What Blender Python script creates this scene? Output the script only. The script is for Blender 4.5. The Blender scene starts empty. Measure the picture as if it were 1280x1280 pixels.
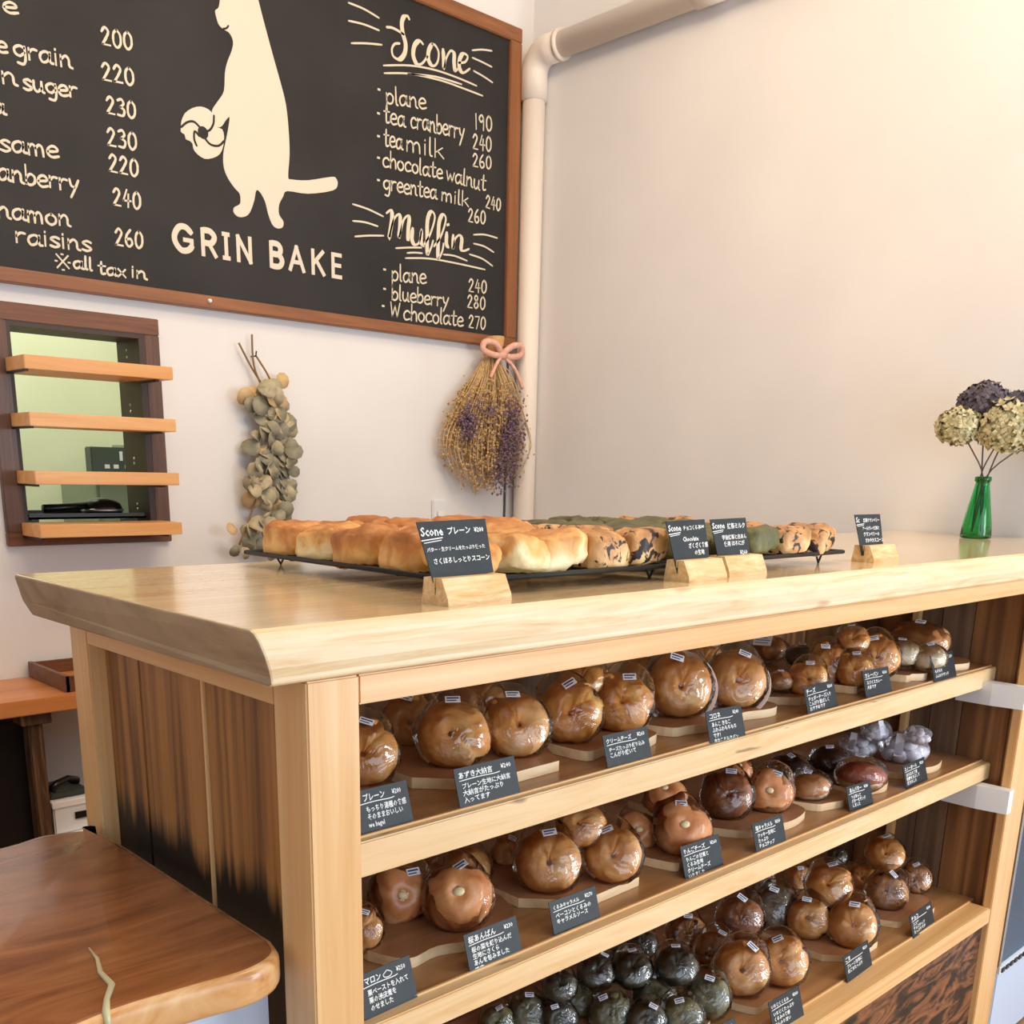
import bpy, bmesh, math, random
from mathutils import Vector, Matrix, Euler, noise
random.seed(7)
scene = bpy.context.scene
COL = scene.collection
PI = math.pi

# ---------------------------------------------------------------- camera
cam_data = bpy.data.cameras.new('camera')
cam = bpy.data.objects.new('camera', cam_data)
COL.objects.link(cam)
scene.camera = cam
cam_data.sensor_fit = 'HORIZONTAL'
cam_data.sensor_width = 36.0
cam_data.lens = 1274.03 / 1280 * 36.0
cam_data.shift_x = (640 - 622.15) / 1280
cam_data.shift_y = (933.94 - 640) / 1280
cam_data.clip_start = 0.02
R_ = Vector((0.72994, -0.68324, 0.01914)); U_ = Vector((0.16450, 0.20278, 0.96531)); F_ = Vector((0.66342, 0.70147, -0.26041))
m = Matrix((R_, U_, -F_)).transposed().to_4x4()
m.translation = Vector((-0.49023, -0.85801, 0.15))
cam.matrix_world = m

# ---------------------------------------------------------------- world, lights, exposure
world = bpy.data.worlds.new('room_surroundings')
scene.world = world
world.use_nodes = True
bg = world.node_tree.nodes['Background']
bg.inputs[0].default_value = (0.76, 0.86, 1.0, 1)
bg.inputs[1].default_value = 0.75

def area(name, loc, target, sx, sy, power, color):
    l = bpy.data.lights.new(name, 'AREA')
    l.shape = 'RECTANGLE'; l.size = sx; l.size_y = sy; l.energy = power; l.color = color
    o = bpy.data.objects.new(name, l); COL.objects.link(o)
    o.location = loc
    o.rotation_euler = (Vector(target) - Vector(loc)).to_track_quat('-Z', 'Y').to_euler()
    return o
# shop-front glazing behind the photographer, and the warm ceiling lamps
area('shop_window_light', (0.2, -2.9, 0.35), (1.2, 0.3, -0.1), 2.6, 1.8, 36, (0.78, 0.89, 1.0))
area('glass_door_light', (2.25, -2.5, -0.15), (0.9, 0.3, -0.4), 0.85, 1.9, 62, (0.88, 0.94, 1.0))
area('ceiling_lamp_light', (0.9, 0.9, 2.30), (0.9, 0.9, 0), 1.6, 0.5, 22, (1.0, 0.74, 0.48))
area('ceiling_lamp_light', (1.2, -0.4, 2.30), (1.6, 0.4, 1.6), 2.2, 0.4, 42, (1.0, 0.76, 0.50))
area('kitchen_lamp_light', (0.9, 3.0, 1.45), (1.0, 3.3, 0), 0.9, 0.6, 20, (1.0, 0.99, 0.86))

scene.view_settings.view_transform = 'Standard'
scene.view_settings.look = 'None'
scene.view_settings.exposure = -0.12
scene.view_settings.gamma = 1.0
scene.view_settings.use_curve_mapping = False

# ---------------------------------------------------------------- materials
def lin(c):
    if isinstance(c, str):
        c = tuple(int(c[i:i+2], 16) for i in (0, 2, 4))
    return tuple(((v/255)/12.92 if v/255 <= 0.04045 else (((v/255)+0.055)/1.055)**2.4) for v in c) + (1,)

def newmat(name, rough=0.6, color='ffffff', coat=0.0, metal=0.0, spec=0.5):
    mt = bpy.data.materials.new(name); mt.use_nodes = True
    b = mt.node_tree.nodes['Principled BSDF']
    b.inputs['Base Color'].default_value = lin(color)
    b.inputs['Roughness'].default_value = rough
    b.inputs['Metallic'].default_value = metal
    b.inputs['Specular IOR Level'].default_value = spec
    b.inputs['Coat Weight'].default_value = coat
    b.inputs['Coat Roughness'].default_value = 0.12
    mt.diffuse_color = lin(color)
    return mt, mt.node_tree, b

def ramp(nt, stops):
    r = nt.nodes.new('ShaderNodeValToRGB')
    e = r.color_ramp.elements
    while len(e) > 1: e.remove(e[-1])
    e[0].position = stops[0][0]; e[0].color = lin(stops[0][1])
    for p, c in stops[1:]:
        n = e.new(p); n.color = lin(c)
    return r

def coords(nt, scale, rot=(0, 0, 0), jitter=True):
    tc = nt.nodes.new('ShaderNodeTexCoord')
    mp = nt.nodes.new('ShaderNodeMapping')
    mp.inputs['Scale'].default_value = scale
    mp.inputs['Rotation'].default_value = rot
    nt.links.new(tc.outputs['Object'], mp.inputs['Vector'])
    if jitter:
        oi = nt.nodes.new('ShaderNodeObjectInfo')
        mu = nt.nodes.new('ShaderNodeMath'); mu.operation = 'MULTIPLY'; mu.inputs[1].default_value = 37.0
        nt.links.new(oi.outputs['Random'], mu.inputs[0])
        nt.links.new(mu.outputs[0], mp.inputs['Location'])
    return mp

def bump(nt, b, src, strength, dist=0.002):
    bp = nt.nodes.new('ShaderNodeBump')
    bp.inputs['Strength'].default_value = strength; bp.inputs['Distance'].default_value = dist
    nt.links.new(src, bp.inputs['Height']); nt.links.new(bp.outputs[0], b.inputs['Normal'])
    return bp

def noise_mat(name, stops, scale=20, detail=4, rough=0.6, coat=0, bstr=0.0, bdist=0.002, stretch=(1, 1, 1), spec=0.5, distort=0.0, metal=0.0):
    mt, nt, b = newmat(name, rough, stops[0][1], coat, metal, spec)
    mp = coords(nt, stretch)
    n = nt.nodes.new('ShaderNodeTexNoise')
    n.inputs['Scale'].default_value = scale; n.inputs['Detail'].default_value = detail
    n.inputs['Distortion'].default_value = distort
    nt.links.new(mp.outputs[0], n.inputs['Vector'])
    r = ramp(nt, stops)
    nt.links.new(n.outputs['Fac'], r.inputs[0]); nt.links.new(r.outputs[0], b.inputs['Base Color'])
    if bstr: bump(nt, b, n.outputs['Fac'], bstr, bdist)
    return mt

def wood(name, stops, axis='x', fine=60, along=2.0, rough=0.45, coat=0.0, wav=1.2, bstr=0.12, dark_base=None, rings=0.0, spec=0.5, flecks=None):
    """grain streaks that run along one axis of the piece"""
    mt, nt, b = newmat(name, rough, stops[len(stops)//2][1], coat, 0, spec)
    sc = {'x': (along, fine, fine), 'y': (fine, along, fine), 'z': (fine, fine, along)}[axis]
    mp = coords(nt, sc)
    n = nt.nodes.new('ShaderNodeTexNoise')
    n.inputs['Scale'].default_value = 1.0; n.inputs['Detail'].default_value = 5; n.inputs['Distortion'].default_value = wav
    n.inputs['Roughness'].default_value = 0.6
    nt.links.new(mp.outputs[0], n.inputs['Vector'])
    src = n.outputs['Fac']
    if rings:
        sc2 = tuple(v*0.2 for v in sc)
        mp2 = coords(nt, sc2)
        wv = nt.nodes.new('ShaderNodeTexNoise')
        wv.inputs['Scale'].default_value = 1.0; wv.inputs['Detail'].default_value = 1.0; wv.inputs['Distortion'].default_value = 0.6
        nt.links.new(mp2.outputs[0], wv.inputs['Vector'])
        ml = nt.nodes.new('ShaderNodeMath'); ml.operation = 'MULTIPLY'; ml.inputs[1].default_value = 9.0
        nt.links.new(wv.outputs['Fac'], ml.inputs[0])
        pp = nt.nodes.new('ShaderNodeMath'); pp.operation = 'PINGPONG'; pp.inputs[1].default_value = 0.5
        nt.links.new(ml.outputs[0], pp.inputs[0])
        mx = nt.nodes.new('ShaderNodeMix'); mx.data_type = 'FLOAT'; mx.inputs[0].default_value = rings
        nt.links.new(n.outputs['Fac'], mx.inputs[2]); nt.links.new(pp.outputs[0], mx.inputs[3])
        src = mx.outputs[0]
    r = ramp(nt, stops)
    nt.links.new(src, r.inputs[0])
    out = r.outputs[0]
    if dark_base:
        zlo, zhi, colr = dark_base            # lower part of the boards turns dark, with a ragged upper edge
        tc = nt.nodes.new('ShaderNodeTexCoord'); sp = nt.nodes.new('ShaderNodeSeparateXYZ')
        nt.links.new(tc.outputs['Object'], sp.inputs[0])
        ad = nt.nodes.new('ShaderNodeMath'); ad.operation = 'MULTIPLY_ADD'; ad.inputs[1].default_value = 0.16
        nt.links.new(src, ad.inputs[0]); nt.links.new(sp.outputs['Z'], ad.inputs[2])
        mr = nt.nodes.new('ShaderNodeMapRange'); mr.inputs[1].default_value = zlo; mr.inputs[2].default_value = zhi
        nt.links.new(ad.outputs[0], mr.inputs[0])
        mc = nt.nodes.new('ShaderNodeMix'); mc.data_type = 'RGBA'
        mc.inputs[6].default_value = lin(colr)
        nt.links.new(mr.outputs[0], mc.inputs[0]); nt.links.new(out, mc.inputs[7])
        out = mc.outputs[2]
    if flecks:                            # short dark knots and bark flecks along the grain
        fs, ft, fc = flecks
        mp3 = coords(nt, tuple(fs if v == along else fs*6 for v in sc))
        fn = nt.nodes.new('ShaderNodeTexNoise'); fn.inputs['Scale'].default_value = 1.0; fn.inputs['Detail'].default_value = 2.0
        nt.links.new(mp3.outputs[0], fn.inputs['Vector'])
        fr_ = ramp(nt, [(0.0, '000000'), (ft, '000000'), (ft+0.05, 'dddddd')])
        nt.links.new(fn.outputs['Fac'], fr_.inputs[0])
        mf = nt.nodes.new('ShaderNodeMix'); mf.data_type = 'RGBA'; mf.inputs[7].default_value = lin(fc)
        nt.links.new(fr_.outputs[0], mf.inputs[0]); nt.links.new(out, mf.inputs[6]); out = mf.outputs[2]
    nt.links.new(out, b.inputs['Base Color'])
    if bstr: bump(nt, b, src, bstr, 0.001)
    return mt

M = {}
M['wall'] = noise_mat('white_plaster', [(0.3, 'e6e5e6'), (0.7, 'ecebec')], 3, 3, 0.85, bstr=0.05)
M['ceiling'] = noise_mat('ceiling_paint', [(0.3, 'ece4d8'), (0.7, 'f2ebe0')], 3, 2, 0.9)
M['floor'] = wood('floor_boards', [(0.25, '9a7450'), (0.5, 'b08a62'), (0.8, 'bf9a72')], 'x', 14, 1.0, 0.5, 0.1, 0.8, 0.05)
M['kitchen_wall'] = noise_mat('pale_green_paint', [(0.3, 'e0e4c4'), (0.7, 'e8ebce')], 3, 2, 0.8)
M['pipe'] = newmat('painted_pipe', 0.45, 'eee4da')[0]
M['slab_top'] = wood('live_edge_cypress', [(0.25, 'cdae84'), (0.42, 'dcc39a'), (0.6, 'e6d2b0'), (0.8, 'ecdec2')], 'x', 14, 1.3, 0.16, 0.5, 1.6, 0.03)
M['slab_edge'] = wood('cypress_bark_edge', [(0.25, 'cf9f68'), (0.38, 'e0be8e'), (0.5, 'e8cfa6'), (0.75, 'eddcbc')], 'x', 30, 2.6, 0.45, 0.05, 1.8, 0.25, flecks=(4.0, 0.68, 'b98550'))
M['slab_end'] = wood('cypress_end_grain', [(0.25, '8f7658'), (0.45, 'a89072'), (0.75, 'bfa888')], 'y', 10, 4.0, 0.55, 0.0, 2.0, 0.1)
PINE = [(0.25, 'd39c5a'), (0.45, 'e0b076'), (0.7, 'eac48e')]
M['pine_z'] = wood('pine_upright', PINE, 'z', 38, 1.2, 0.42, 0.1, 0.8, 0.06)
M['pine_x'] = wood('pine_rail', PINE, 'x', 38, 1.2, 0.42, 0.1, 0.8, 0.06)
M['pine_y'] = wood('pine_end_rail', PINE, 'y', 38, 1.2, 0.42, 0.1, 0.8, 0.06)
M['pine_shelf'] = wood('pine_shelf_edge', [(0.22, 'b8864e'), (0.32, 'dcb37c'), (0.5, 'e5c290'), (0.75, 'ecd0a4')], 'x', 30, 2.2, 0.5, 0.05, 1.8, 0.1, flecks=(7.0, 0.69, '7a5230'))
M['shelf_top'] = wood('shelf_board', [(0.25, '96683c'), (0.5, 'ab7c4e'), (0.75, 'b98b5c')], 'x', 30, 1.4, 0.38, 0.2, 1.0, 0.06)
M['end_plank'] = wood('brown_cedar_dark_base', [(0.28, '744c28'), (0.42, 'a6743c'), (0.6, 'c08c50'), (0.8, 'cc9c62')], 'z', 34, 1.0, 0.5, 0.1, 0.9, 0.2, dark_base=(1.062, 1.105, '15100c'), rings=0.35)
M['cedar'] = wood('brown_cedar', [(0.25, '6f4a2c'), (0.45, '9a6b40'), (0.62, 'b07f52'), (0.8, 'bd8c5c')], 'z', 30, 1.2, 0.5, 0.05, 1.5, 0.2, rings=0.55)
M['cedar_grey'] = wood('grey_brown_cedar', [(0.25, '55402f'), (0.5, '7c614a'), (0.8, '8f745a')], 'z', 36, 1.0, 0.6, 0, 0.8, 0.2, rings=0.3)
M['burl'] = wood('dark_burl', [(0.36, '1c120c'), (0.44, '3a2417'), (0.52, '70452a'), (0.66, '94603a')], 'x', 16, 4.5, 0.5, 0.1, 3.2, 0.4)
M['table'] = wood('red_brown_slab', [(0.25, '6b3c22'), (0.45, '8f5832'), (0.62, 'a86c40'), (0.8, 'b97e50')], 'x', 13, 3.0, 0.2, 0.5, 2.2, 0.08)
M['table_edge'] = wood('slab_bark_edge', [(0.25, '9a5c2e'), (0.4, 'cf9559'), (0.6, 'dfb07a'), (0.8, 'ecc997')], 'x', 18, 6.0, 0.35, 0.4, 2.6, 0.4)
M['desk'] = wood('orange_pine', [(0.25, 'b9703a'), (0.5, 'c98047'), (0.8, 'd69254')], 'x', 20, 1.5, 0.4, 0.2, 0.8, 0.05)
M['hatch_shelf'] = wood('fresh_pine', [(0.25, 'd9954f'), (0.5, 'e6aa68'), (0.8, 'f0c183')], 'x', 24, 2.0, 0.45, 0.1, 0.9, 0.06)
M['walnut_frame'] = wood('walnut_stained_x', [(0.25, '4e2f1e'), (0.5, '6a4129'), (0.8, '875636')], 'x', 50, 2.5, 0.5, 0.1, 0.9, 0.15)
M['walnut_frame_z'] = wood('walnut_stained_z', [(0.25, '4a3127'), (0.5, '5f4132'), (0.8, '77513c')], 'z', 50, 2.5, 0.5, 0.1, 0.9, 0.15)
M['board_frame'] = wood('board_frame_x', [(0.25, '77492c'), (0.5, '8f5b37'), (0.8, 'a56b42')], 'x', 40, 2.0, 0.5, 0.1, 0.9, 0.1)
M['board_frame_z'] = wood('board_frame_z', [(0.25, '77492c'), (0.5, '8f5b37'), (0.8, 'a56b42')], 'z', 40, 2.0, 0.5, 0.1, 0.9, 0.1)
M['tray'] = wood('serving_board', [(0.25, '96633f'), (0.5, 'a87550'), (0.8, 'b58460')], 'x', 30, 2.0, 0.4, 0.15, 1.0, 0.05)
M['tray_edge'] = wood('serving_board_edge', [(0.25, 'd9b283'), (0.5, 'e9cba0'), (0.8, 'f1dab5')], 'x', 30, 4.0, 0.5, 0, 1.0, 0.1)
M['block'] = wood('birch_block', [(0.25, 'b98850'), (0.42, 'd9b27a'), (0.6, 'e8cb9b'), (0.8, 'f0dab2')], 'x', 50, 9.0, 0.6, 0, 1.8, 0.2)
M['slate'] = noise_mat('chalkboard', [(0.3, '262526'), (0.7, '312f30')], 4, 5, 0.65, spec=0.3)
M['card'] = noise_mat('black_card', [(0.3, '1b2429'), (0.7, '232d32')], 30, 2, 0.5, spec=0.4)
M['chalk'] = newmat('cream_chalk', 0.9, 'dfd5c0')[0]
M['chalk_white'] = newmat('white_marker', 0.8, 'f4f6f2')[0]
M['paint_cream'] = newmat('cream_paint', 0.8, 'dfd5c4')[0]
M['white'] = newmat('white_plastic', 0.4, 'e9ecf0')[0]
M['paper'] = newmat('white_paper', 0.7, 'f4f4f8')[0]
M['bluewhite'] = newmat('pale_blue_panel', 0.5, 'c3d0e6')[0]
M['ink'] = newmat('blue_black_ink', 0.6, '34406a')[0]
M['iron'] = newmat('black_iron', 0.5, '1d1d1e', metal=0.3)[0]
M['black'] = newmat('black_enamel', 0.3, '151518')[0]
M['darkgrey'] = newmat('dark_grey_metal', 0.4, '4c5552', metal=0.2)[0]
M['grey'] = newmat('grey_green_metal', 0.4, '8e9b8c', metal=0.1)[0]
M['steel'] = newmat('steel', 0.3, 'c9c9c6', metal=0.9)[0]
M['olive_dry'] = noise_mat('dried_eucalyptus', [(0.3, '989078'), (0.5, 'b8ac8e'), (0.72, 'd6c6a4')], 25, 3, 0.8, bstr=0.2)
M['olive_dark'] = noise_mat('grey_green_leaf', [(0.3, '7c7c6c'), (0.7, 'aaa28a')], 25, 3, 0.8)
M['tan_leaf'] = noise_mat('tan_leaf', [(0.3, 'c29a66'), (0.7, 'dcc193')], 25, 3, 0.8)
M['stem'] = newmat('dry_stem', 0.8, '8a6c48')[0]
M['stem_dark'] = newmat('grey_brown_stem', 0.8, '564a45')[0]
M['straw'] = noise_mat('straw_stems', [(0.3, 'c6a06c'), (0.7, 'e6ca9c')], 60, 2, 0.8)
M['straw_flower'] = noise_mat('tiny_dry_flowers', [(0.3, 'b08c5c'), (0.7, 'deba88')], 80, 2, 0.9)
M['purple'] = noise_mat('purple_statice', [(0.3, '63485a'), (0.7, '957c88')], 80, 2, 0.9)
M['kraft'] = noise_mat('kraft_paper', [(0.3, 'c1945f'), (0.7, 'd8b07a')], 40, 2, 0.8)
M['ribbon'] = noise_mat('pink_ribbon', [(0.3, 'e2a695'), (0.7, 'efc3b0')], 60, 2, 0.7)
M['hyd_cream'] = noise_mat('cream_hydrangea', [(0.3, '938c66'), (0.5, 'bcb48c'), (0.75, 'e0d9b6')], 60, 2, 0.8)
M['hyd_dark'] = noise_mat('plum_grey_hydrangea', [(0.3, '433c4a'), (0.7, '6e6470')], 60, 2, 0.85)
M['almond'] = newmat('almond', 0.4, 'ecd6a4')[0]

def glass(name, color, rough=0.03, ior=1.45):
    mt, nt, b = newmat(name, rough, color)
    b.inputs['Transmission Weight'].default_value = 1.0
    b.inputs['IOR'].default_value = ior
    return mt
M['green_glass'] = glass('green_bottle_glass', '5fd48c')

def film(name, gloss=0.24, tint='ffffff', milky=0.0, wrinkled=True):
    mt = bpy.data.materials.new(name); mt.use_nodes = True
    nt = mt.node_tree; nt.nodes.clear()
    out = nt.nodes.new('ShaderNodeOutputMaterial')
    tr = nt.nodes.new('ShaderNodeBsdfTransparent'); tr.inputs[0].default_value = lin(tint)
    gl = nt.nodes.new('ShaderNodeBsdfGlossy'); gl.inputs['Roughness'].default_value = 0.045
    gl.inputs[0].default_value = (1, 1, 1, 1)
    fr = nt.nodes.new('ShaderNodeFresnel'); fr.inputs[0].default_value = 1.5
    mp = coords(nt, (1, 1, 1))
    n = nt.nodes.new('ShaderNodeTexNoise'); n.inputs['Scale'].default_value = 24; n.inputs['Detail'].default_value = 2; n.inputs['Distortion'].default_value = 2.2
    nt.links.new(mp.outputs[0], n.inputs['Vector'])
    bp = nt.nodes.new('ShaderNodeBump'); bp.inputs['Strength'].default_value = 0.42; bp.inputs['Distance'].default_value = 0.012
    nt.links.new(n.outputs['Fac'], bp.inputs['Height'])
    if wrinkled: nt.links.new(bp.outputs[0], gl.inputs['Normal']); nt.links.new(bp.outputs[0], fr.inputs['Normal'])
    mu = nt.nodes.new('ShaderNodeMath'); mu.operation = 'MULTIPLY'; mu.inputs[1].default_value = gloss*7; mu.use_clamp = True
    nt.links.new(fr.outputs[0], mu.inputs[0])
    mx = nt.nodes.new('ShaderNodeMixShader')
    nt.links.new(mu.outputs[0], mx.inputs[0]); nt.links.new(tr.outputs[0], mx.inputs[1]); nt.links.new(gl.outputs[0], mx.inputs[2])
    last = mx
    if milky:
        df = nt.nodes.new('ShaderNodeBsdfDiffuse'); df.inputs[0].default_value = lin('e8e8f0')
        m2 = nt.nodes.new('ShaderNodeMixShader'); m2.inputs[0].default_value = milky
        nt.links.new(mx.outputs[0], m2.inputs[1]); nt.links.new(df.outputs[0], m2.inputs[2]); last = m2
    nt.links.new(last.outputs[0], out.inputs[0])
    return mt
M['bag'] = film('clear_plastic_film')
M['bag_milky'] = film('frosted_plastic_film', 0.14, 'fafaff', 0.12)
M['pane'] = film('blue_reflection_glass', 0.12, 'c0dcf0', 0.0, False)  # tint paints in the outdoor blue reflected by the cooler glass

def bread_mat(name, side, top, dark, spots=None, coat=0.45, lump=0.4, zr=(-0.22, 0.16)):
    """crust: pale flanks, browner crown, browned blotches; spots add chocolate pieces"""
    mt, nt, b = newmat(name, 0.5, top, coat)
    b.inputs['Coat Roughness'].default_value = 0.05
    b.inputs['Subsurface Weight'].default_value = 0.0
    mp = coords(nt, (1, 1, 1))
    n = nt.nodes.new('ShaderNodeTexNoise'); n.inputs['Scale'].default_value = 26; n.inputs['Detail'].default_value = 4; n.inputs['Distortion'].default_value = 0.6
    nt.links.new(mp.outputs[0], n.inputs['Vector'])
    r = ramp(nt, [(0.28, side), (0.5, top), (0.78, dark)])
    tc = nt.nodes.new('ShaderNodeTexCoord'); sp = nt.nodes.new('ShaderNodeSeparateXYZ')
    nt.links.new(tc.outputs['Object'], sp.inputs[0])
    mr = nt.nodes.new('ShaderNodeMapRange'); mr.inputs[1].default_value = -0.03; mr.inputs[2].default_value = 0.035
    mr.inputs[3].default_value, mr.inputs[4].default_value = zr
    nt.links.new(sp.outputs['Z'], mr.inputs[0])
    ad = nt.nodes.new('ShaderNodeMath'); ad.operation = 'ADD'
    nt.links.new(n.outputs['Fac'], ad.inputs[0]); nt.links.new(mr.outputs[0], ad.inputs[1])
    nt.links.new(ad.outputs[0], r.inputs[0])
    out = r.outputs[0]
    if spots:
        v = nt.nodes.new('ShaderNodeTexNoise'); v.inputs['Scale'].default_value = spots[1]; v.inputs['Detail'].default_value = 4.0; v.inputs['Distortion'].default_value = 0.8
        nt.links.new(mp.outputs[0], v.inputs['Vector'])
        rr = ramp(nt, [(0.0, '000000'), (spots[2], '000000'), (spots[2]+0.035, 'ffffff')])
        nt.links.new(v.outputs['Fac'], rr.inputs[0])
        mx = nt.nodes.new('ShaderNodeMix'); mx.data_type = 'RGBA'
        nt.links.new(rr.outputs[0], mx.inputs[0]); nt.links.new(out, mx.inputs[6]); mx.inputs[7].default_value = lin(spots[0])
        out = mx.outputs[2]
    nt.links.new(out, b.inputs['Base Color'])
    n2 = nt.nodes.new('ShaderNodeTexNoise'); n2.inputs['Scale'].default_value = 110; n2.inputs['Detail'].default_value = 3
    nt.links.new(mp.outputs[0], n2.inputs['Vector'])
    bump(nt, b, n2.outputs['Fac'], lump, 0.002)
    return mt
M['b_plain'] = bread_mat('golden_crust', 'f8cd8e', 'e8a75c', 'c47a38', zr=(-0.2, 0.08))
M['b_nut'] = bread_mat('reddish_crust', 'f2c496', 'de9860', 'b86a38', zr=(-0.2, 0.08))
M['b_cheese'] = bread_mat('cheese_crust', 'f8cc82', 'eaa44e', 'bc6a2a', lump=0.6, zr=(-0.2, 0.1))
M['b_choc'] = bread_mat('chocolate_crust', 'c48a5c', 'a8683c', '6e3e20')
M['b_chocdark'] = bread_mat('dark_chocolate', '5a382a', '402721', '22120e', lump=0.5)
M['b_olive'] = bread_mat('dark_green_tea_crust', '9a9468', '7d7852', '565436')
M['b_olivedark'] = bread_mat('black_green_crust', '66614a', '4b493a', '2c2a22')
M['b_chip'] = bread_mat('chip_crust', 'e2ad72', 'c48850', '8a5628', spots=('1f120c', 48, 0.60))
M['b_grey'] = bread_mat('earl_grey_crust', 'b5a184', '8d7a66', '5f5248')
M['b_white'] = bread_mat('floured_crust', 'efe3cc', 'e6d3b2', 'c9a67a', coat=0.1)
M['b_snow'] = bread_mat('sugar_snow', 'faf7f8', 'f6f2f4', 'd8ccca', coat=0.2)
M['b_bun'] = bread_mat('bun_crust', 'f4dfb4', 'd6985a', 'b06a34')
M['b_jam'] = bread_mat('jam_red_crust', 'c07050', 'a84e34', '7c3620')
M['s_plain'] = bread_mat('scone_plain', 'f8e8b8', 'e6b269', 'b8763a', coat=0.0, lump=0.7, zr=(-0.42, 0.30))
M['s_brown'] = bread_mat('scone_browned', 'ecbc74', 'cd8a48', 'a0602e', coat=0.0, lump=0.7, zr=(-0.35, 0.25))
M['s_choc'] = bread_mat('scone_chocolate_chunk', 'eccb92', 'cd9a60', '8f5c34', spots=('2a1812', 52, 0.555), coat=0.0, lump=0.8)
M['s_green'] = bread_mat('scone_green_tea', '737046', '5c5c38', '444327', coat=0.0, lump=0.8)

# ---------------------------------------------------------------- mesh helpers
class MB:
    def __init__(s): s.v = []; s.f = []; s.mi = []
    def add(s, vs, fs, mi=0):
        o = len(s.v); s.v += [tuple(p) for p in vs]; s.f += [tuple(i+o for i in f) for f in fs]; s.mi += [mi]*len(fs); return s
    def box(s, x0, x1, y0, y1, z0, z1, mi=0, bev=0.0):
        if bev <= 0:
            vs = [(x, y, z) for x in (x0, x1) for y in (y0, y1) for z in (z0, z1)]
            return s.add(vs, [(0, 1, 3, 2), (4, 6, 7, 5), (0, 4, 5, 1), (2, 3, 7, 6), (0, 2, 6, 4), (1, 5, 7, 3)], mi)
        bm = bmesh.new()
        bmesh.ops.create_cube(bm, size=1)
        for v in bm.verts:
            v.co = Vector((x0+(v.co.x+.5)*(x1-x0), y0+(v.co.y+.5)*(y1-y0), z0+(v.co.z+.5)*(z1-z0)))
        bmesh.ops.bevel(bm, geom=bm.edges[:], offset=bev, segments=2, affect='EDGES', clamp_overlap=True)
        bm.verts.index_update()
        s.add([v.co[:] for v in bm.verts], [[v.index for v in f.verts] for f in bm.faces], mi); bm.free(); return s
    def prism(s, poly, z0, z1, mi=0, mi_side=None, axis='z'):
        """poly: list of 2D points; extruded along axis"""
        n = len(poly)
        def P(a, b, c): return {'z': (a, b, c), 'y': (a, c, b), 'x': (c, a, b)}[axis]
        vs = [P(a, b, z0) for a, b in poly]+[P(a, b, z1) for a, b in poly]
        ms = mi if mi_side is None else mi_side
        s.add(vs, [], mi); o = len(s.v)-2*n
        s.f += [tuple(o+i for i in range(n))[::-1], tuple(o+n+i for i in range(n))]; s.mi += [mi, mi]
        for i in range(n):
            j = (i+1) % n
            s.f.append((o+i, o+j, o+n+j, o+n+i)); s.mi.append(ms)
        return s
    def tube(s, pts, r, n=8, mi=0, cap=True):
        pts = [Vector(p) for p in pts]; rs = r if isinstance(r, (list, tuple)) else [r]*len(pts)
        o = len(s.v); up = None
        for k, p in enumerate(pts):
            t = (pts[min(k+1, len(pts)-1)]-pts[max(k-1, 0)]).normalized()
            if up is None: up = Vector((0, 0, 1)) if abs(t.z) < .9 else Vector((1, 0, 0))
            a = t.cross(up).normalized(); b = a.cross(t).normalized(); up = b
            for i in range(n):
                th = 2*PI*i/n
                s.v.append(tuple(p+(a*math.cos(th)+b*math.sin(th))*rs[k]))
        for k in range(len(pts)-1):
            for i in range(n):
                j = (i+1) % n
                s.f.append((o+k*n+i, o+k*n+j, o+(k+1)*n+j, o+(k+1)*n+i)); s.mi.append(mi)
        if cap:
            s.f.append(tuple(o+i for i in range(n))[::-1]); s.mi.append(mi)
            s.f.append(tuple(o+(len(pts)-1)*n+i for i in range(n))); s.mi.append(mi)
        return s
    def lathe(s, prof, cx=0, cy=0, n=24, mi=0, cap=True):
        o = len(s.v)
        for r, z in prof:
            for i in range(n):
                a = 2*PI*i/n; s.v.append((cx+r*math.cos(a), cy+r*math.sin(a), z))
        for k in range(len(prof)-1):
            for i in range(n):
                j = (i+1) % n
                s.f.append((o+k*n+i, o+k*n+j, o+(k+1)*n+j, o+(k+1)*n+i)); s.mi.append(mi)
        if cap:
            s.f.append(tuple(o+i for i in range(n))[::-1]); s.mi.append(mi)
            s.f.append(tuple(o+(len(prof)-1)*n+i for i in range(n))); s.mi.append(mi)
        return s
    def ribbon(s, pts, w, y0, th=0.0012, mi=0):
        """a chalk or paint stroke of width w on a wall plane (x, z); it stands th proud of y0 towards -y"""
        P = [Vector(p) for p in pts]
        ws = w if isinstance(w, (list, tuple)) else [w]*len(P)
        L = []; Rr = []
        for k, p in enumerate(P):
            t = (P[min(k+1, len(P)-1)]-P[max(k-1, 0)])
            if t.length < 1e-9: t = Vector((1, 0))
            t.normalize(); nn = Vector((-t.y, t.x))
            if k == 0: p = p-t*ws[k]*.35
            if k == len(P)-1: p = p+t*ws[k]*.35
            q = 0.72 if k in (0, len(P)-1) else 1
            L.append(p+nn*ws[k]/2*q); Rr.append(p-nn*ws[k]/2*q)
        n = len(P); o = len(s.v)
        s.v += [(a.x, y0-th, a.y) for a in L]+[(a.x, y0-th, a.y) for a in Rr]+[(a.x, y0, a.y) for a in L]+[(a.x, y0, a.y) for a in Rr]
        for k in range(n-1):
            s.f += [(o+k, o+k+1, o+n+k+1, o+n+k), (o+k, o+2*n+k, o+2*n+k+1, o+k+1), (o+n+k, o+n+k+1, o+3*n+k+1, o+3*n+k)]; s.mi += [mi]*3
        s.f += [(o, o+n, o+3*n, o+2*n), (o+n-1, o+3*n-1, o+4*n-1, o+2*n-1)]; s.mi += [mi]*2
        return s
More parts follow.
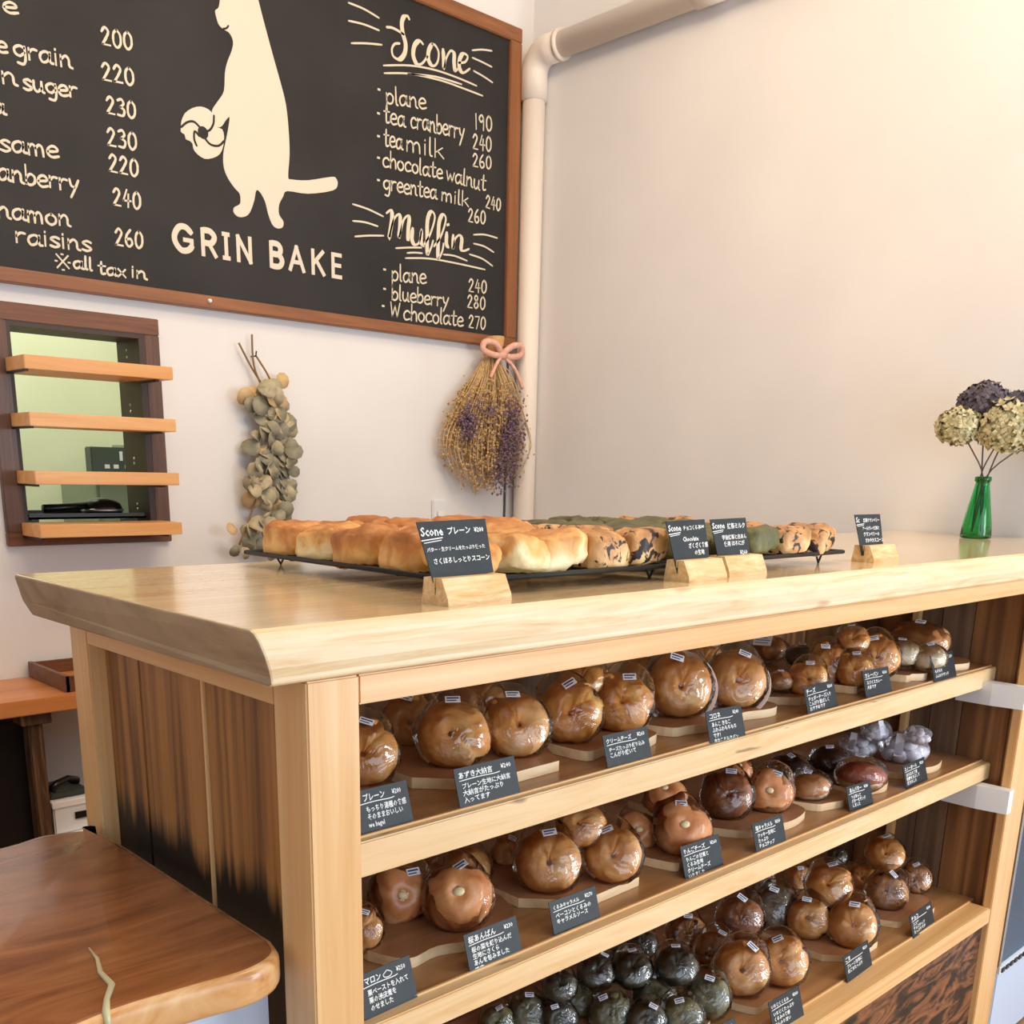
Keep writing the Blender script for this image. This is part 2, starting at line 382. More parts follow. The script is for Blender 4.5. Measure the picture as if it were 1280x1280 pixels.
    def mesh(s, name, mats, smooth=False, origin=(0, 0, 0), fix=True):
        me = bpy.data.meshes.new(name)
        ox, oy, oz = origin
        me.from_pydata([(x-ox, y-oy, z-oz) for x, y, z in s.v], [], s.f)
        mats = mats if isinstance(mats, (list, tuple)) else [mats]
        for mm in mats: me.materials.append(mm)
        me.polygons.foreach_set('material_index', s.mi)
        if fix:
            bm = bmesh.new(); bm.from_mesh(me); bmesh.ops.recalc_face_normals(bm, faces=bm.faces[:]); bm.to_mesh(me); bm.free()
        if smooth: me.polygons.foreach_set('use_smooth', [True]*len(me.polygons))
        me.update()
        return me

def link(name, me, parent=None, loc=None, rot=None, scale=None):
    o = bpy.data.objects.new(name, me); COL.objects.link(o)
    if parent is not None: o.parent = parent
    if loc is not None: o.location = loc
    if rot is not None: o.rotation_euler = rot
    if scale is not None: o.scale = scale
    return o
def thing(name, label, cat, loc=(0, 0, 0), rot=(0, 0, 0), group=None):
    o = bpy.data.objects.new(name, None); COL.objects.link(o)
    o.location = loc; o.rotation_euler = rot; o.empty_display_size = 0.05
    o['label'] = label; o['category'] = cat
    if group: o['group'] = group
    return o
def part(name, mb, mats, parent, smooth=False, world=True, label=None, stuff=False):
    org = parent.location if (world and parent is not None) else (0, 0, 0)
    if world and parent is not None and parent.parent is not None:
        org = Vector(parent.location)+Vector(parent.parent.location)
    o = link(name, mb.mesh(name, mats, smooth, org), parent)
    if label: o['label'] = label
    if stuff: o['kind'] = 'stuff'
    return o
def single(name, mb, mats, label, cat, base=(0, 0, 0), smooth=False, group=None):
    o = link(name, mb.mesh(name, mats, smooth, base), None, base)
    o['label'] = label; o['category'] = cat
    if group: o['group'] = group
    return o
def struct(name, mb, mats, smooth=False, base=(0, 0, 0)):
    o = link(name, mb.mesh(name, mats, smooth, base), None, base); o['kind'] = 'structure'
    return o
def dup(root, loc, rot, label, group=None, scale=None, matmap=None):
    r = root.copy(); COL.objects.link(r); r.location = loc; r.rotation_euler = rot
    if scale: r.scale = scale
    r['label'] = label
    if group: r['group'] = group
    for ch in root.children:
        c = ch.copy(); COL.objects.link(c); c.parent = r
        for g in ch.children:
            d = g.copy(); COL.objects.link(d); d.parent = c
    return r
def smooth_pts(P, sub=4):
    P = [Vector(p) for p in P]
    if len(P) < 3: return P
    out = []
    for i in range(len(P)-1):
        p0 = P[max(i-1, 0)]; p1 = P[i]; p2 = P[i+1]; p3 = P[min(i+2, len(P)-1)]
        for k in range(sub):
            t = k/sub
            out.append(0.5*((2*p1)+(p2-p0)*t+(2*p0-5*p1+4*p2-p3)*t*t+(3*p1-p0-3*p2+p3)*t*t*t))
    out.append(P[-1]); return out

# ================================================================ THE ROOM
YA = 2.294          # face of the wall that carries the chalkboard
XB = 2.603          # face of the wall at the right
FZ = -1.35; CZ = 2.45
b = MB()
hx0, hx1, hz0, hz1 = 0.575, 0.972, -0.045, 0.53          # serving hatch opening
b.box(-2.4, hx0, YA, YA+0.13, FZ, CZ); b.box(hx1, XB+0.13, YA, YA+0.13, FZ, CZ)
b.box(hx0, hx1, YA, YA+0.13, FZ, hz0); b.box(hx0, hx1, YA, YA+0.13, hz1, CZ)
struct('wall_back', b, M['wall'])
struct('wall_right', MB().box(XB, XB+0.12, -3.4, YA, FZ, CZ), M['wall'])
struct('wall_left', MB().box(-2.52, -2.4, -3.4, YA+0.13, FZ, CZ), M['wall'])
struct('floor', MB().box(-2.4, XB+0.12, -3.4, YA+0.13, FZ-0.1, FZ), M['floor'])
struct('ceiling', MB().box(-2.4, XB+0.12, -3.4, YA+0.13, CZ, CZ+0.1), M['ceiling'])
# kitchen seen through the hatch
b = MB()
b.box(-0.6, 2.4, 3.75, 3.85, FZ, 1.7); b.box(-0.7, -0.6, YA+.13, 3.85, FZ, 1.7); b.box(2.4, 2.5, YA+.13, 3.85, FZ, 1.7)
struct('wall_kitchen', b, M['kitchen_wall'])
struct('ceiling_kitchen', MB().box(-0.7, 2.5, YA+.13, 3.85, 1.7, 1.8), M['kitchen_wall'])
struct('floor_kitchen', MB().box(-0.7, 2.5, YA+.13, 3.85, FZ-0.1, FZ), M['floor'])

# hatch frame: window_1 with stiles, rails, dark jamb lining
w1 = bpy.data.objects.new('window_1', None); COL.objects.link(w1); w1['kind'] = 'structure'; w1.location = (0.77, YA, -0.08)
part('head_rail', MB().box(0.523, 1.02, YA-0.022, YA, 0.53, 0.577, bev=0.002), M['walnut_frame'], w1)
part('sill_rail', MB().box(0.523, 1.02, YA-0.022, YA, -0.083, -0.045, bev=0.002), M['walnut_frame'], w1)
part('stile', MB().box(0.523, 0.575, YA-0.020, YA, -0.045, 0.53, bev=0.002), M['walnut_frame_z'], w1)
part('stile', MB().box(0.972, 1.02, YA-0.020, YA, -0.045, 0.53, bev=0.002), M['walnut_frame_z'], w1)
jm = newmat('dark_jamb', 0.5, '3a2a22')[0]
part('jamb_lining', MB().box(0.955, 0.972, YA-0.018, YA+0.14, -0.045, 0.53), jm, w1)
part('jamb_lining', MB().box(0.575, 0.585, YA-0.018, YA+0.14, -0.045, 0.53), jm, w1)
part('jamb_lining', MB().box(0.585, 0.955, YA-0.018, YA+0.14, 0.517, 0.53), jm, w1)
for zz in (0.49, 0.47, 0.33, 0.31, 0.17, 0.155, 0.03, 0.015):
    s = part('screw', MB().lathe([(0.004, 0), (0.003, 0.002)], 0, 0, 8), M['steel'], w1, world=False)
    s.rotation_euler = (0, -PI/2, 0); s.location = (0.955-0.77, 0.07, zz+0.08)
names = ['topmost', 'second from the top', 'third from the top', 'lowest']
for k, z in enumerate((0.4305, 0.2835, 0.129, -0.0165)):
    t = thing('hatch_shelf', f'pine shelf board across the serving hatch, {names[k]}', 'shelf', (0.772, 2.13, z-0.036), group='pine shelves in the serving hatch')
    part('board', MB().box(0.563, 0.986, 2.128, 2.272 if k == 3 else 2.273, z-0.036, z, bev=0.0015), M['hatch_shelf'], t)
    if k < 3:
        part('board_tongue', MB().box(0.588, 0.952, 2.273, 2.40, z-0.033, z-0.002), M['hatch_shelf'], t)
    part('bracket', MB().box(0.563, 0.573, 2.13, 2.27, z-0.042, z-0.0365), M['iron'], t)
    part('bracket', MB().box(0.940, 0.952, 2.15, 2.27, z-0.042, z-0.0365), M['iron'], t)
# black tray with a handled tool lying on the hatch sill
t = thing('oven_tray', 'shallow black tray lying behind the lowest hatch shelf', 'tray', (0.78, 2.36, -0.045))
b = MB(); b.box(0.59, 0.95, 2.30, 2.56, -0.010, -0.004); b.box(0.59, 0.95, 2.30, 2.306, -0.010, 0.006); b.box(0.59, 0.95, 2.554, 2.56, -0.010, 0.006); b.box(0.59, 0.596, 2.30, 2.56, -0.010, 0.006)
part('tray_pan', b, M['black'], t)
for x in (0.62, 0.92): part('foot', MB().box(x-.01, x+.01, 2.32, 2.4, -0.045, -0.010), M['black'], t)
t = thing('peeler_tool', 'black tool with a long handle and round head on the hatch tray', 'tool', (0.78, 2.36, 0.006))
part('handle', MB().tube([(0.66, 2.36, 0.018), (0.74, 2.37, 0.022), (0.80, 2.385, 0.026)], [0.013, 0.012, 0.011], 10), M['black'], t, True)
part('head', MB().lathe([(0.058, 0.0), (0.062, 0.012), (0.055, 0.032), (0.035, 0.046), (0.0, 0.05)], 0.855, 2.40, 24), M['black'], t, True)
part('rim', MB().lathe([(0.063, 0.008), (0.065, 0.012), (0.063, 0.016)], 0.855, 2.40, 24), M['steel'], t, True)
# kitchen machine with its control panel, and the switch plates left of it
t = thing('kitchen_machine', 'grey kitchen machine with a dark control panel, seen through the hatch', 'machine', (1.33, 3.4, FZ))
part('body', MB().box(1.18, 1.40, 3.22, 3.6, FZ, 0.10, bev=0.01), M['grey'], t)
part('side_case', MB().box(1.40, 1.62, 3.2, 3.6, FZ, 0.23, bev=0.01), M['grey'], t)
cp = part('control_panel', MB().box(1.15, 1.385, 3.18, 3.24, 0.10, 0.215, bev=0.004), M['darkgrey'], t)
for x in (1.20, 1.235, 1.28, 1.315): part('button', MB().box(x, x+0.018, 3.174, 3.18, 0.135, 0.150), M['paper'], cp)
part('display', MB().box(1.335, 1.37, 3.174, 3.18, 0.13, 0.195), M['black'], cp)
part('display', MB().box(1.262, 1.272, 3.174, 3.18, 0.165, 0.20), M['paper'], cp)
t = thing('switch_panel', 'white switch plate with dark sockets on the kitchen wall behind the hatch', 'switch', (0.86, 3.74, -0.05))
part('plate', MB().box(0.76, 0.93, 3.73, 3.75, -0.18, 0.30, bev=0.004), M['paper'], t)
for z in (-0.12, -0.04, 0.03): part('socket', MB().box(0.84, 0.91, 3.722, 3.73, z, z+0.035), M['darkgrey'], t)
part('sticker', MB().box(0.78, 0.84, 3.722, 3.73, 0.06, 0.13), newmat('yellow_sticker', 0.6, 'e8e36a')[0], t)

# painted pipe that climbs the corner and runs along the right wall
t = bpy.data.objects.new('trim_1', None); COL.objects.link(t); t['kind'] = 'structure'; t.location = (2.556, 2.235, FZ)
part('riser_pipe', MB().tube([(2.556, 2.235, FZ), (2.556, 2.235, 1.60)], 0.043, 20), M['pipe'], t, True)
part('elbow', MB().tube([(2.556, 2.235, 1.50)]+[(2.556, 2.235-0.07+0.07*math.cos(a), 1.585+0.07*math.sin(a)) for a in [i*PI/16 for i in range(9)]]+[(2.556, 2.10, 1.655)], 0.050, 20), M['pipe'], t, True)
part('overhead_pipe', MB().tube([(2.556, 2.12, 1.655), (2.556, -1.6, 1.655)], 0.043, 20), M['pipe'], t, True)
part('coupling', MB().tube([(2.556, 1.50, 1.655), (2.556, 1.38, 1.655)], 0.049, 20), M['pipe'], t, True)
part('pipe_clip', MB().tube([(2.556, 2.105, 1.655), (2.556, 2.09, 1.655)], 0.053, 20), M['pipe'], t, True)
t = single('cable', MB().tube([(2.498, 2.288, 1.60), (2.499, 2.287, 0.6), (2.497, 2.288, -0.1), (2.498, 2.288, FZ)], 0.0045, 6), M['darkgrey'], 'thin dark cable running down the wall beside the corner pipe', 'cable', (2.498, 2.288, FZ), True)
# wall socket
t = thing('wall_socket', 'white wall socket plate behind the scones', 'socket', (2.145, YA, -0.03))
part('cover_plate', MB().box(2.108, 2.182, YA-0.012, YA, -0.09, 0.042, bev=0.004), M['white'], t)
part('outlet', MB().box(2.128, 2.162, YA-0.016, YA-0.012, -0.05, 0.0, bev=0.002), M['paper'], t)

# ================================================================ CHALKBOARD
GL = {
 'a': (1.0, [[(.75,.8),(.5,1),(.18,.8),(.08,.4),(.25,.02),(.55,.15),(.75,.6)],[(.78,1),(.74,.4),(.8,.08),(.98,.05)]]),
 'b': (.9, [[(.1,1.75),(.1,.05)],[(.1,.55),(.4,.98),(.72,.75),(.7,.25),(.38,0),(.1,.18)]]),
 'c': (.85,[[(.76,.8),(.5,1),(.17,.8),(.08,.38),(.3,.02),(.78,.16)]]),
 'd': (.9, [[(.72,.8),(.4,1),(.1,.6),(.15,.1),(.5,.05),(.74,.5)],[(.75,1.75),(.75,0)]]),
 'e': (.85,[[(.1,.48),(.7,.6),(.66,.9),(.4,1.02),(.12,.75),(.08,.3),(.35,0),(.8,.14)]]),
 'g': (.95,[[(.75,.85),(.45,1),(.1,.72),(.15,.28),(.45,.12),(.75,.45)],[(.78,1),(.8,0),(.65,-.55),(.25,-.5)]]),
 'h': (.85,[[(.1,1.75),(.1,0)],[(.1,.55),(.4,1),(.65,.75),(.7,0)]]),
 'i': (.4, [[(.15,1),(.15,.02)],[(.15,1.35),(.16,1.42)]]),
 'k': (.85,[[(.1,1.75),(.1,0)],[(.65,1),(.12,.45)],[(.3,.6),(.75,0)]]),
 'l': (.4, [[(.12,1.75),(.12,.2),(.28,.02)]]),
 'm': (1.25,[[(.1,1),(.1,0)],[(.1,.65),(.32,1),(.52,.75),(.54,0)],[(.54,.65),(.78,1),(.98,.75),(1.02,0)]]),
 'n': (.95,[[(.1,1),(.1,0)],[(.1,.6),(.42,1),(.65,.75),(.68,.15),(.88,.0)]]),
 'o': (.9, [[(.42,1),(.12,.75),(.1,.3),(.4,0),(.72,.25),(.72,.72),(.42,1)]]),
 'p': (.9, [[(.1,1),(.1,-.7)],[(.1,.65),(.4,1),(.72,.72),(.65,.2),(.35,.02),(.1,.2)]]),
 'r': (.75,[[(.1,1),(.1,0)],[(.1,.6),(.35,.95),(.65,.92)]]),
 's': (.75,[[(.66,.86),(.4,1),(.12,.8),(.35,.53),(.66,.25),(.4,0),(.06,.12)]]),
 't': (.75,[[(.32,1.6),(.3,.3),(.42,.02),(.66,.12)],[(.04,1.05),(.66,1.08)]]),
 'u': (.95,[[(.1,1),(.1,.3),(.35,0),(.65,.4)],[(.68,1),(.68,.15),(.85,0)]]),
 'w': (1.1,[[(.06,1),(.28,.02)],[(.28,.02),(.52,.8)],[(.52,.8),(.76,.02)],[(.76,.02),(1.0,1)]]),
 'x': (.85,[[(.08,1),(.72,0)],[(.7,1),(.06,0)]]),
 'y': (.9, [[(.1,1),(.2,.45),(.45,.3)],[(.78,1),(.5,.2),(.15,-.65)]]),
 'W': (1.4,[[(.06,1.7),(.32,.02)],[(.32,.02),(.64,1.3)],[(.64,1.3),(.96,.02)],[(.96,.02),(1.26,1.7)]]),
 '0': (1.05,[[(.45,2),(.15,1.5),(.12,.5),(.42,0),(.78,.5),(.78,1.5),(.45,2)]]),
 '1': (.7, [[(.35,2),(.35,0)]]),
 '2': (1.05,[[(.1,1.5),(.4,2),(.72,1.6),(.5,.9),(.1,.08)],[(.1,.08),(.82,.05)]]),
 '3': (1.0,[[(.12,1.8),(.5,2),(.7,1.5),(.35,1.08)],[(.35,1.08),(.75,.75),(.6,.1),(.1,.12)]]),
 '4': (1.05,[[(.45,2),(.08,.7)],[(.08,.7),(.85,.75)],[(.62,1.5),(.58,0)]]),
 '6': (1.05,[[(.6,2),(.2,1.3),(.12,.5),(.42,0),(.78,.4),(.6,.95),(.2,.8)]]),
 '7': (1.0,[[(.1,1.9),(.78,1.95)],[(.78,1.95),(.35,0)]]),
 '8': (1.05,[[(.7,1.7),(.4,2),(.16,1.6),(.45,1.05),(.76,.5),(.42,0),(.12,.45),(.45,1.05),(.7,1.7)]]),
 '9': (1.05,[[(.75,1.5),(.45,2),(.12,1.5),(.4,1.05),(.75,1.5)],[(.75,1.5),(.68,0)]]),
}
TEXT = [
('e',(0.645, 1.283),(0.681, 1.288),0.026),
('e',(0.619, 1.186),(0.645, 1.187),0.026),
('grain',(0.661, 1.185),(0.815, 1.199),0.029),
('n',(0.624, 1.113),(0.664, 1.117),0.029),
('suger',(0.678, 1.113),(0.824, 1.128),0.027),
('a',(0.594, 1.04),(0.626, 1.041),0.026),
('same',(0.603, 0.951),(0.757, 0.966),0.029),
('anberry',(0.59, 0.879),(0.808, 0.891),0.030),
('namon',(0.58, 0.785),(0.775, 0.796),0.029),
('raisins',(0.62, 0.73),(0.829, 0.74),0.028),
('all',(0.773, 0.674),(0.828, 0.675),0.021),
('tax',(0.844, 0.668),(0.927, 0.67),0.022),
('in',(0.942, 0.672),(0.991, 0.672),0.022),
('200',(0.904, 1.275),(0.996, 1.285),0.022),
('220',(0.898, 1.186),(0.994, 1.197),0.022),
('230',(0.903, 1.106),(0.992, 1.111),0.022),
('230',(0.899, 1.024),(0.989, 1.03),0.023),
('220',(0.898, 0.957),(0.988, 0.959),0.023),
('240',(0.903, 0.871),(0.989, 0.873),0.023),
('260',(0.901, 0.766),(0.988, 0.768),0.023),
('plane',(1.887, 1.352),(2.061, 1.378),0.034),
('190',(2.287, 1.359),(2.38, 1.373),0.025),
('tea',(1.877, 1.291),(1.969, 1.297),0.035),
('cranberry',(1.993, 1.302),(2.241, 1.321),0.036),
('240',(2.282, 1.293),(2.378, 1.304),0.025),
('tea',(1.876, 1.222),(1.957, 1.226),0.035),
('milk',(1.971, 1.224),(2.144, 1.237),0.036),
('260',(2.283, 1.235),(2.379, 1.246),0.022),
('chocolate',(1.87, 1.156),(2.138, 1.171),0.032),
('walnut',(2.155, 1.166),(2.349, 1.164),0.034),
('240',(2.35, 1.109),(2.429, 1.11),0.022),
('greentea',(1.872, 1.085),(2.112, 1.098),0.033),
('milk',(2.132, 1.096),(2.265, 1.099),0.030),
('260',(2.263, 1.047),(2.353, 1.053),0.023),
('plane',(1.905, 0.799),(2.062, 0.81),0.034),
('240',(2.269, 0.807),(2.364, 0.813),0.023),
('blueberry',(1.904, 0.736),(2.171, 0.746),0.032),
('280',(2.263, 0.751),(2.358, 0.755),0.023),
('W',(1.897, 0.68),(1.941, 0.68),0.020),
('chocolate',(1.957, 0.677),(2.243, 0.682),0.034),
('270',(2.271, 0.68),(2.361, 0.683),0.023),
]
CAT= [(1.29, 1.551), (1.278, 1.513), (1.276, 1.484), (1.27, 1.463), (1.259, 1.453), (1.261, 1.438), (1.268, 1.42), (1.283, 1.411), (1.303, 1.406), (1.314, 1.387), (1.308, 1.361), (1.292, 1.328), (1.282, 1.296), (1.276, 1.247), (1.256, 1.217), (1.233, 1.185), (1.236, 1.163), (1.238, 1.147), (1.252, 1.144), (1.264, 1.15), (1.276, 1.166), (1.291, 1.18), (1.284, 1.145), (1.275, 1.113), (1.264, 1.073), (1.264, 1.036), (1.277, 1.008), (1.299, 0.985), (1.315, 0.972), (1.316, 0.949), (1.309, 0.94), (1.293, 0.93), (1.291, 0.916), (1.307, 0.906), (1.331, 0.911), (1.349, 0.927), (1.365, 0.962), (1.374, 0.993), (1.389, 0.988), (1.405, 0.964), (1.413, 0.934), (1.427, 0.904), (1.445, 0.895), (1.465, 0.901), (1.469, 0.919), (1.454, 0.937), (1.455, 0.965), (1.471, 0.992), (1.487, 1.011), (1.565, 1.017), (1.663, 1.044), (1.683, 1.066), (1.677, 1.083), (1.658, 1.084), (1.567, 1.057), (1.504, 1.048), (1.492, 1.055), (1.5, 1.12), (1.499, 1.191), (1.492, 1.259), (1.475, 1.316), (1.453, 1.378), (1.423, 1.467), (1.406, 1.521), (1.394, 1.56), (1.372, 1.582), (1.364, 1.601), (1.344, 1.574), (1.312, 1.565), (1.301, 1.579)]
CATBAGEL= [(1.131, 1.134), (1.143, 1.157), (1.169, 1.177), (1.196, 1.187), (1.221, 1.185), (1.234, 1.175), (1.237, 1.157), (1.247, 1.143), (1.264, 1.141), (1.269, 1.123), (1.265, 1.096), (1.252, 1.071), (1.229, 1.056), (1.201, 1.048), (1.177, 1.056), (1.165, 1.068), (1.163, 1.081), (1.154, 1.087), (1.142, 1.089), (1.139, 1.101), (1.127, 1.106)]
BHOLE= [(1.199, 1.118)]
BARC1= [(1.129, 1.118), (1.149, 1.135), (1.171, 1.141), (1.191, 1.129)]
BARC2= [(1.238, 1.172), (1.235, 1.15), (1.224, 1.132), (1.212, 1.124)]
BARC3= [(1.268, 1.11), (1.249, 1.093), (1.222, 1.091), (1.204, 1.104)]
BARC4= [(1.186, 1.106), (1.172, 1.116), (1.169, 1.095), (1.176, 1.078)]
MOUTH= [(1.283, 1.412), (1.293, 1.416), (1.3, 1.424)]
RAYS= [[(1.74, 1.606), (1.8, 1.605), (1.861, 1.596)], [(1.739, 1.555), (1.799, 1.561), (1.861, 1.56)], [(1.749, 1.494), (1.809, 1.509), (1.872, 1.521)], [(2.276, 1.607), (2.323, 1.621), (2.37, 1.629)], [(2.277, 1.584), (2.323, 1.582), (2.371, 1.578)], [(2.284, 1.544), (2.331, 1.538), (2.376, 1.529)], [(1.879, 1.462), (1.994, 1.49), (2.104, 1.503), (2.206, 1.504), (2.298, 1.5)], [(1.882, 1.44), (1.994, 1.465), (2.129, 1.477), (2.232, 1.477), (2.328, 1.475)], [(1.982, 1.462), (2.104, 1.483), (2.226, 1.488)], [(1.744, 1.017), (1.807, 1.012), (1.871, 1.0)], [(1.743, 0.965), (1.794, 0.969), (1.847, 0.965)], [(1.751, 0.918), (1.811, 0.93), (1.872, 0.939)], [(2.293, 1.007), (2.349, 1.016), (2.413, 1.014)], [(2.294, 0.977), (2.347, 0.975), (2.396, 0.962)], [(2.274, 0.937), (2.337, 0.931), (2.391, 0.913)], [(1.926, 0.907), (1.986, 0.918), (2.042, 0.926)], [(1.969, 0.881), (2.081, 0.895), (2.213, 0.897), (2.352, 0.895)], [(2.146, 0.918), (2.199, 0.921), (2.261, 0.913)], [(1.977, 0.899), (2.011, 0.905), (2.045, 0.908)]]
DOTS= [(1.858, 1.386), (1.855, 1.314), (1.854, 1.245), (1.853, 1.179), (1.852, 1.11), (1.875, 0.831), (1.874, 0.768), (1.867, 0.711)]
SCONE= [[(1.893, 1.578), (1.915, 1.582), (1.941, 1.58), (1.965, 1.575)], [(1.989, 1.626), (1.981, 1.634), (1.965, 1.626), (1.957, 1.606), (1.961, 1.578), (1.973, 1.549), (1.968, 1.519), (1.947, 1.497), (1.921, 1.499), (1.914, 1.518), (1.926, 1.537), (1.947, 1.544)], [(2.049, 1.568), (2.033, 1.574), (2.012, 1.555), (2.006, 1.524), (2.021, 1.502), (2.045, 1.509), (2.069, 1.536)], [(2.089, 1.579), (2.074, 1.554), (2.074, 1.525), (2.094, 1.513), (2.114, 1.53), (2.119, 1.561), (2.104, 1.578), (2.089, 1.579)], [(2.139, 1.575), (2.142, 1.546), (2.144, 1.517), (2.152, 1.548), (2.173, 1.579), (2.19, 1.575), (2.19, 1.549), (2.195, 1.524), (2.208, 1.532)], [(2.212, 1.552), (2.242, 1.562), (2.254, 1.582), (2.233, 1.586), (2.216, 1.564), (2.216, 1.536), (2.234, 1.526), (2.264, 1.546)]]
MUFFIN= [[(1.886, 1.013), (1.907, 1.025), (1.909, 0.995), (1.896, 0.933), (1.916, 0.996), (1.943, 1.018), (1.945, 0.983), (1.94, 0.942), (1.961, 1.003), (1.986, 1.02), (1.982, 0.98), (1.98, 0.944)], [(2.002, 0.983), (1.998, 0.947), (2.011, 0.931), (2.032, 0.943), (2.042, 0.985), (2.04, 0.944), (2.053, 0.932)], [(2.053, 0.937), (2.083, 0.978), (2.104, 1.035), (2.087, 1.052), (2.07, 1.021), (2.068, 0.957), (2.07, 0.908), (2.087, 0.933), (2.096, 0.957)], [(2.1, 0.939), (2.132, 0.976), (2.156, 1.035), (2.142, 1.051), (2.124, 1.021), (2.12, 0.956), (2.12, 0.901), (2.139, 0.927), (2.146, 0.955)], [(2.161, 0.994), (2.159, 0.957), (2.17, 0.945)], [(2.192, 0.99), (2.192, 0.944), (2.201, 0.978), (2.223, 0.995), (2.234, 0.982), (2.231, 0.949), (2.246, 0.945), (2.27, 0.955)]]
KOME= [(0.745, 0.685)]
GB= [('G', (1.079, 0.777), (1.157, 0.781)), ('R', (1.169, 0.778), (1.236, 0.781)), ('I', (1.243, 0.78), (1.276, 0.777)), ('N', (1.29, 0.778), (1.356, 0.78)), ('B', (1.407, 0.784), (1.473, 0.786)), ('A', (1.483, 0.782), (1.549, 0.784)), ('K', (1.566, 0.783), (1.631, 0.784)), ('E', (1.647, 0.782), (1.7, 0.781))]
BY = YA-0.022      # writing surface
bz0, bz1, bx0, bx1 = 0.627, 1.733, 0.12, 2.515
t = thing('chalkboard', 'large framed black menu chalkboard lettered in cream on the back wall', 'chalkboard', (1.32, YA, bz0))
part('board', MB().box(bx0+.03, bx1-.03, BY, YA-0.001, bz0+.02, bz1-.03), M['slate'], t)
fw = 0.048
part('frame_rail', MB().box(bx0, bx1, YA-0.034, YA-0.001, bz0-0.002, bz0+.036, bev=.003), M['board_frame'], t)
part('frame_rail', MB().box(bx0, bx1, YA-0.034, YA-0.001, bz1-fw, bz1, bev=.003), M['board_frame'], t)
part('frame_stile', MB().box(bx0, bx0+fw, YA-0.034, YA-0.001, bz0+.036, bz1-fw, bev=.003), M['board_frame_z'], t)
part('frame_stile', MB().box(bx1-fw-.01, bx1, YA-0.034, YA-0.001, bz0+.036, bz1-fw, bev=.003), M['board_frame_z'], t)
part('pin', MB().tube([(1.186, YA-0.034, 0.647), (1.186, YA-0.044, 0.647)], [0.007, 0.005], 10), M['paper'], t, True)
lt = MB()
def write(b, s, A, B, xh, w=0.0058):
    A = Vector(A); B = Vector(B)
    tot = sum(GL[c][0] for c in s)
    L = (B-A).length; sx = L/(tot-0.1); ang = math.atan2(B.y-A.y, B.x-A.x)*0.75
    dg = s[0].isdigit(); x = 0
    for c in s:
        adv, strokes = GL[c]
        jz = random.uniform(-.05, .05)*xh; sl = 0.06
        for st in strokes:
            P = [Vector(((x+px)*sx+sl*pz*xh, pz*xh+jz)) for px, pz in st]
            P = smooth_pts(P, 4) if len(P) > 2 else P
            P = [Vector((A.x+p.x*math.cos(ang)-p.y*math.sin(ang), A.y+p.x*math.sin(ang)+p.y*math.cos(ang))) for p in P]
            b.ribbon(P, [w*random.uniform(.88, 1.12) for _ in P], BY-0.0002)
        x += adv
for s, A, B, xh in TEXT:
    if s == 'W': xh *= 1.5
    if s in ('all', 'tax', 'in'): A = (A[0], A[1]+.013); B = (B[0], B[1]+.013)
    lw = MB(); write(lw, s, A, B, xh*0.92 if not s[0].isdigit() else xh*0.98, 0.0066 if A[0] < 1.5 else 0.0058)
    part('lettering', lw, M['chalk'], t)
for P in RAYS:
    part('chalk_stroke', MB().ribbon(smooth_pts(P, 4), 0.0058, BY-0.0002), M['chalk'], t)
for x, z in DOTS: lt.ribbon([(x-.002, z), (x+.003, z)], 0.009, BY-0.0002)
kx, kz = KOME[0]; kz += .013
lt.ribbon([(kx-.016, kz-.016), (kx+.016, kz+.018)], .006, BY-.0002); lt.ribbon([(kx-.016, kz+.018), (kx+.016, kz-.014)], .006, BY-.0004)
for dx, dz in ((-.018, .001), (.018, .001), (0, .02), (0, -.02)): lt.ribbon([(kx+dx-.002, kz+dz), (kx+dx+.002, kz+dz)], .006, BY-.0002)
part('bullet_points', lt, M['chalk'], t, stuff=True)
for W in (SCONE, MUFFIN):
    hd = MB()
    for P in W:
        Q = smooth_pts(P, 5); n = len(Q)
        ws = [0.0075]
        for k in range(1, n): ws.append(0.016 if (Q[k].y-Q[k-1].y) < -0.002 else 0.0075)
        ws = [(ws[max(k-1, 0)]+ws[k]+ws[min(k+1, n-1)])/3 for k in range(n)]
        hd.ribbon(Q, ws, BY-0.0002)
    if W is MUFFIN: hd.ribbon([(2.164, 1.02), (2.169, 1.022)], .012, BY-.0002)
    part('heading_lettering', hd, M['chalk'], t)
# shop name in rounded capitals
CAP = {'G': [[(.86,.8),(.62,.98),(.3,.95),(.06,.62),(.08,.3),(.35,.02),(.68,.05),(.88,.22)],[(.88,.22),(.88,.46)],[(.88,.46),(.55,.46)]],
 'R': [[(.1,0),(.1,1)],[(.1,1),(.55,1),(.82,.78),(.6,.5),(.1,.5)],[(.45,.5),(.85,0)]], 'I': [[(.5,0),(.5,1)],[(.15,0),(.85,0)],[(.15,1),(.85,1)]],
 'N': [[(.1,0),(.1,1)],[(.1,1),(.88,0)],[(.88,0),(.88,1)]], 'B': [[(.12,0),(.12,1)],[(.12,1),(.6,.98),(.78,.76),(.6,.54),(.12,.54)],[(.12,.54),(.65,.52),(.86,.27),(.65,.02),(.12,0)]],
 'A': [[(.02,0),(.48,1)],[(.48,1),(.96,0)],[(.2,.34),(.78,.34)]], 'K': [[(.12,0),(.12,1)],[(.85,1),(.14,.42)],[(.36,.6),(.9,0)]], 'E': [[(.85,0),(.12,0)],[(.12,0),(.12,1)],[(.12,1),(.85,1)],[(.12,.52),(.78,.52)]]}
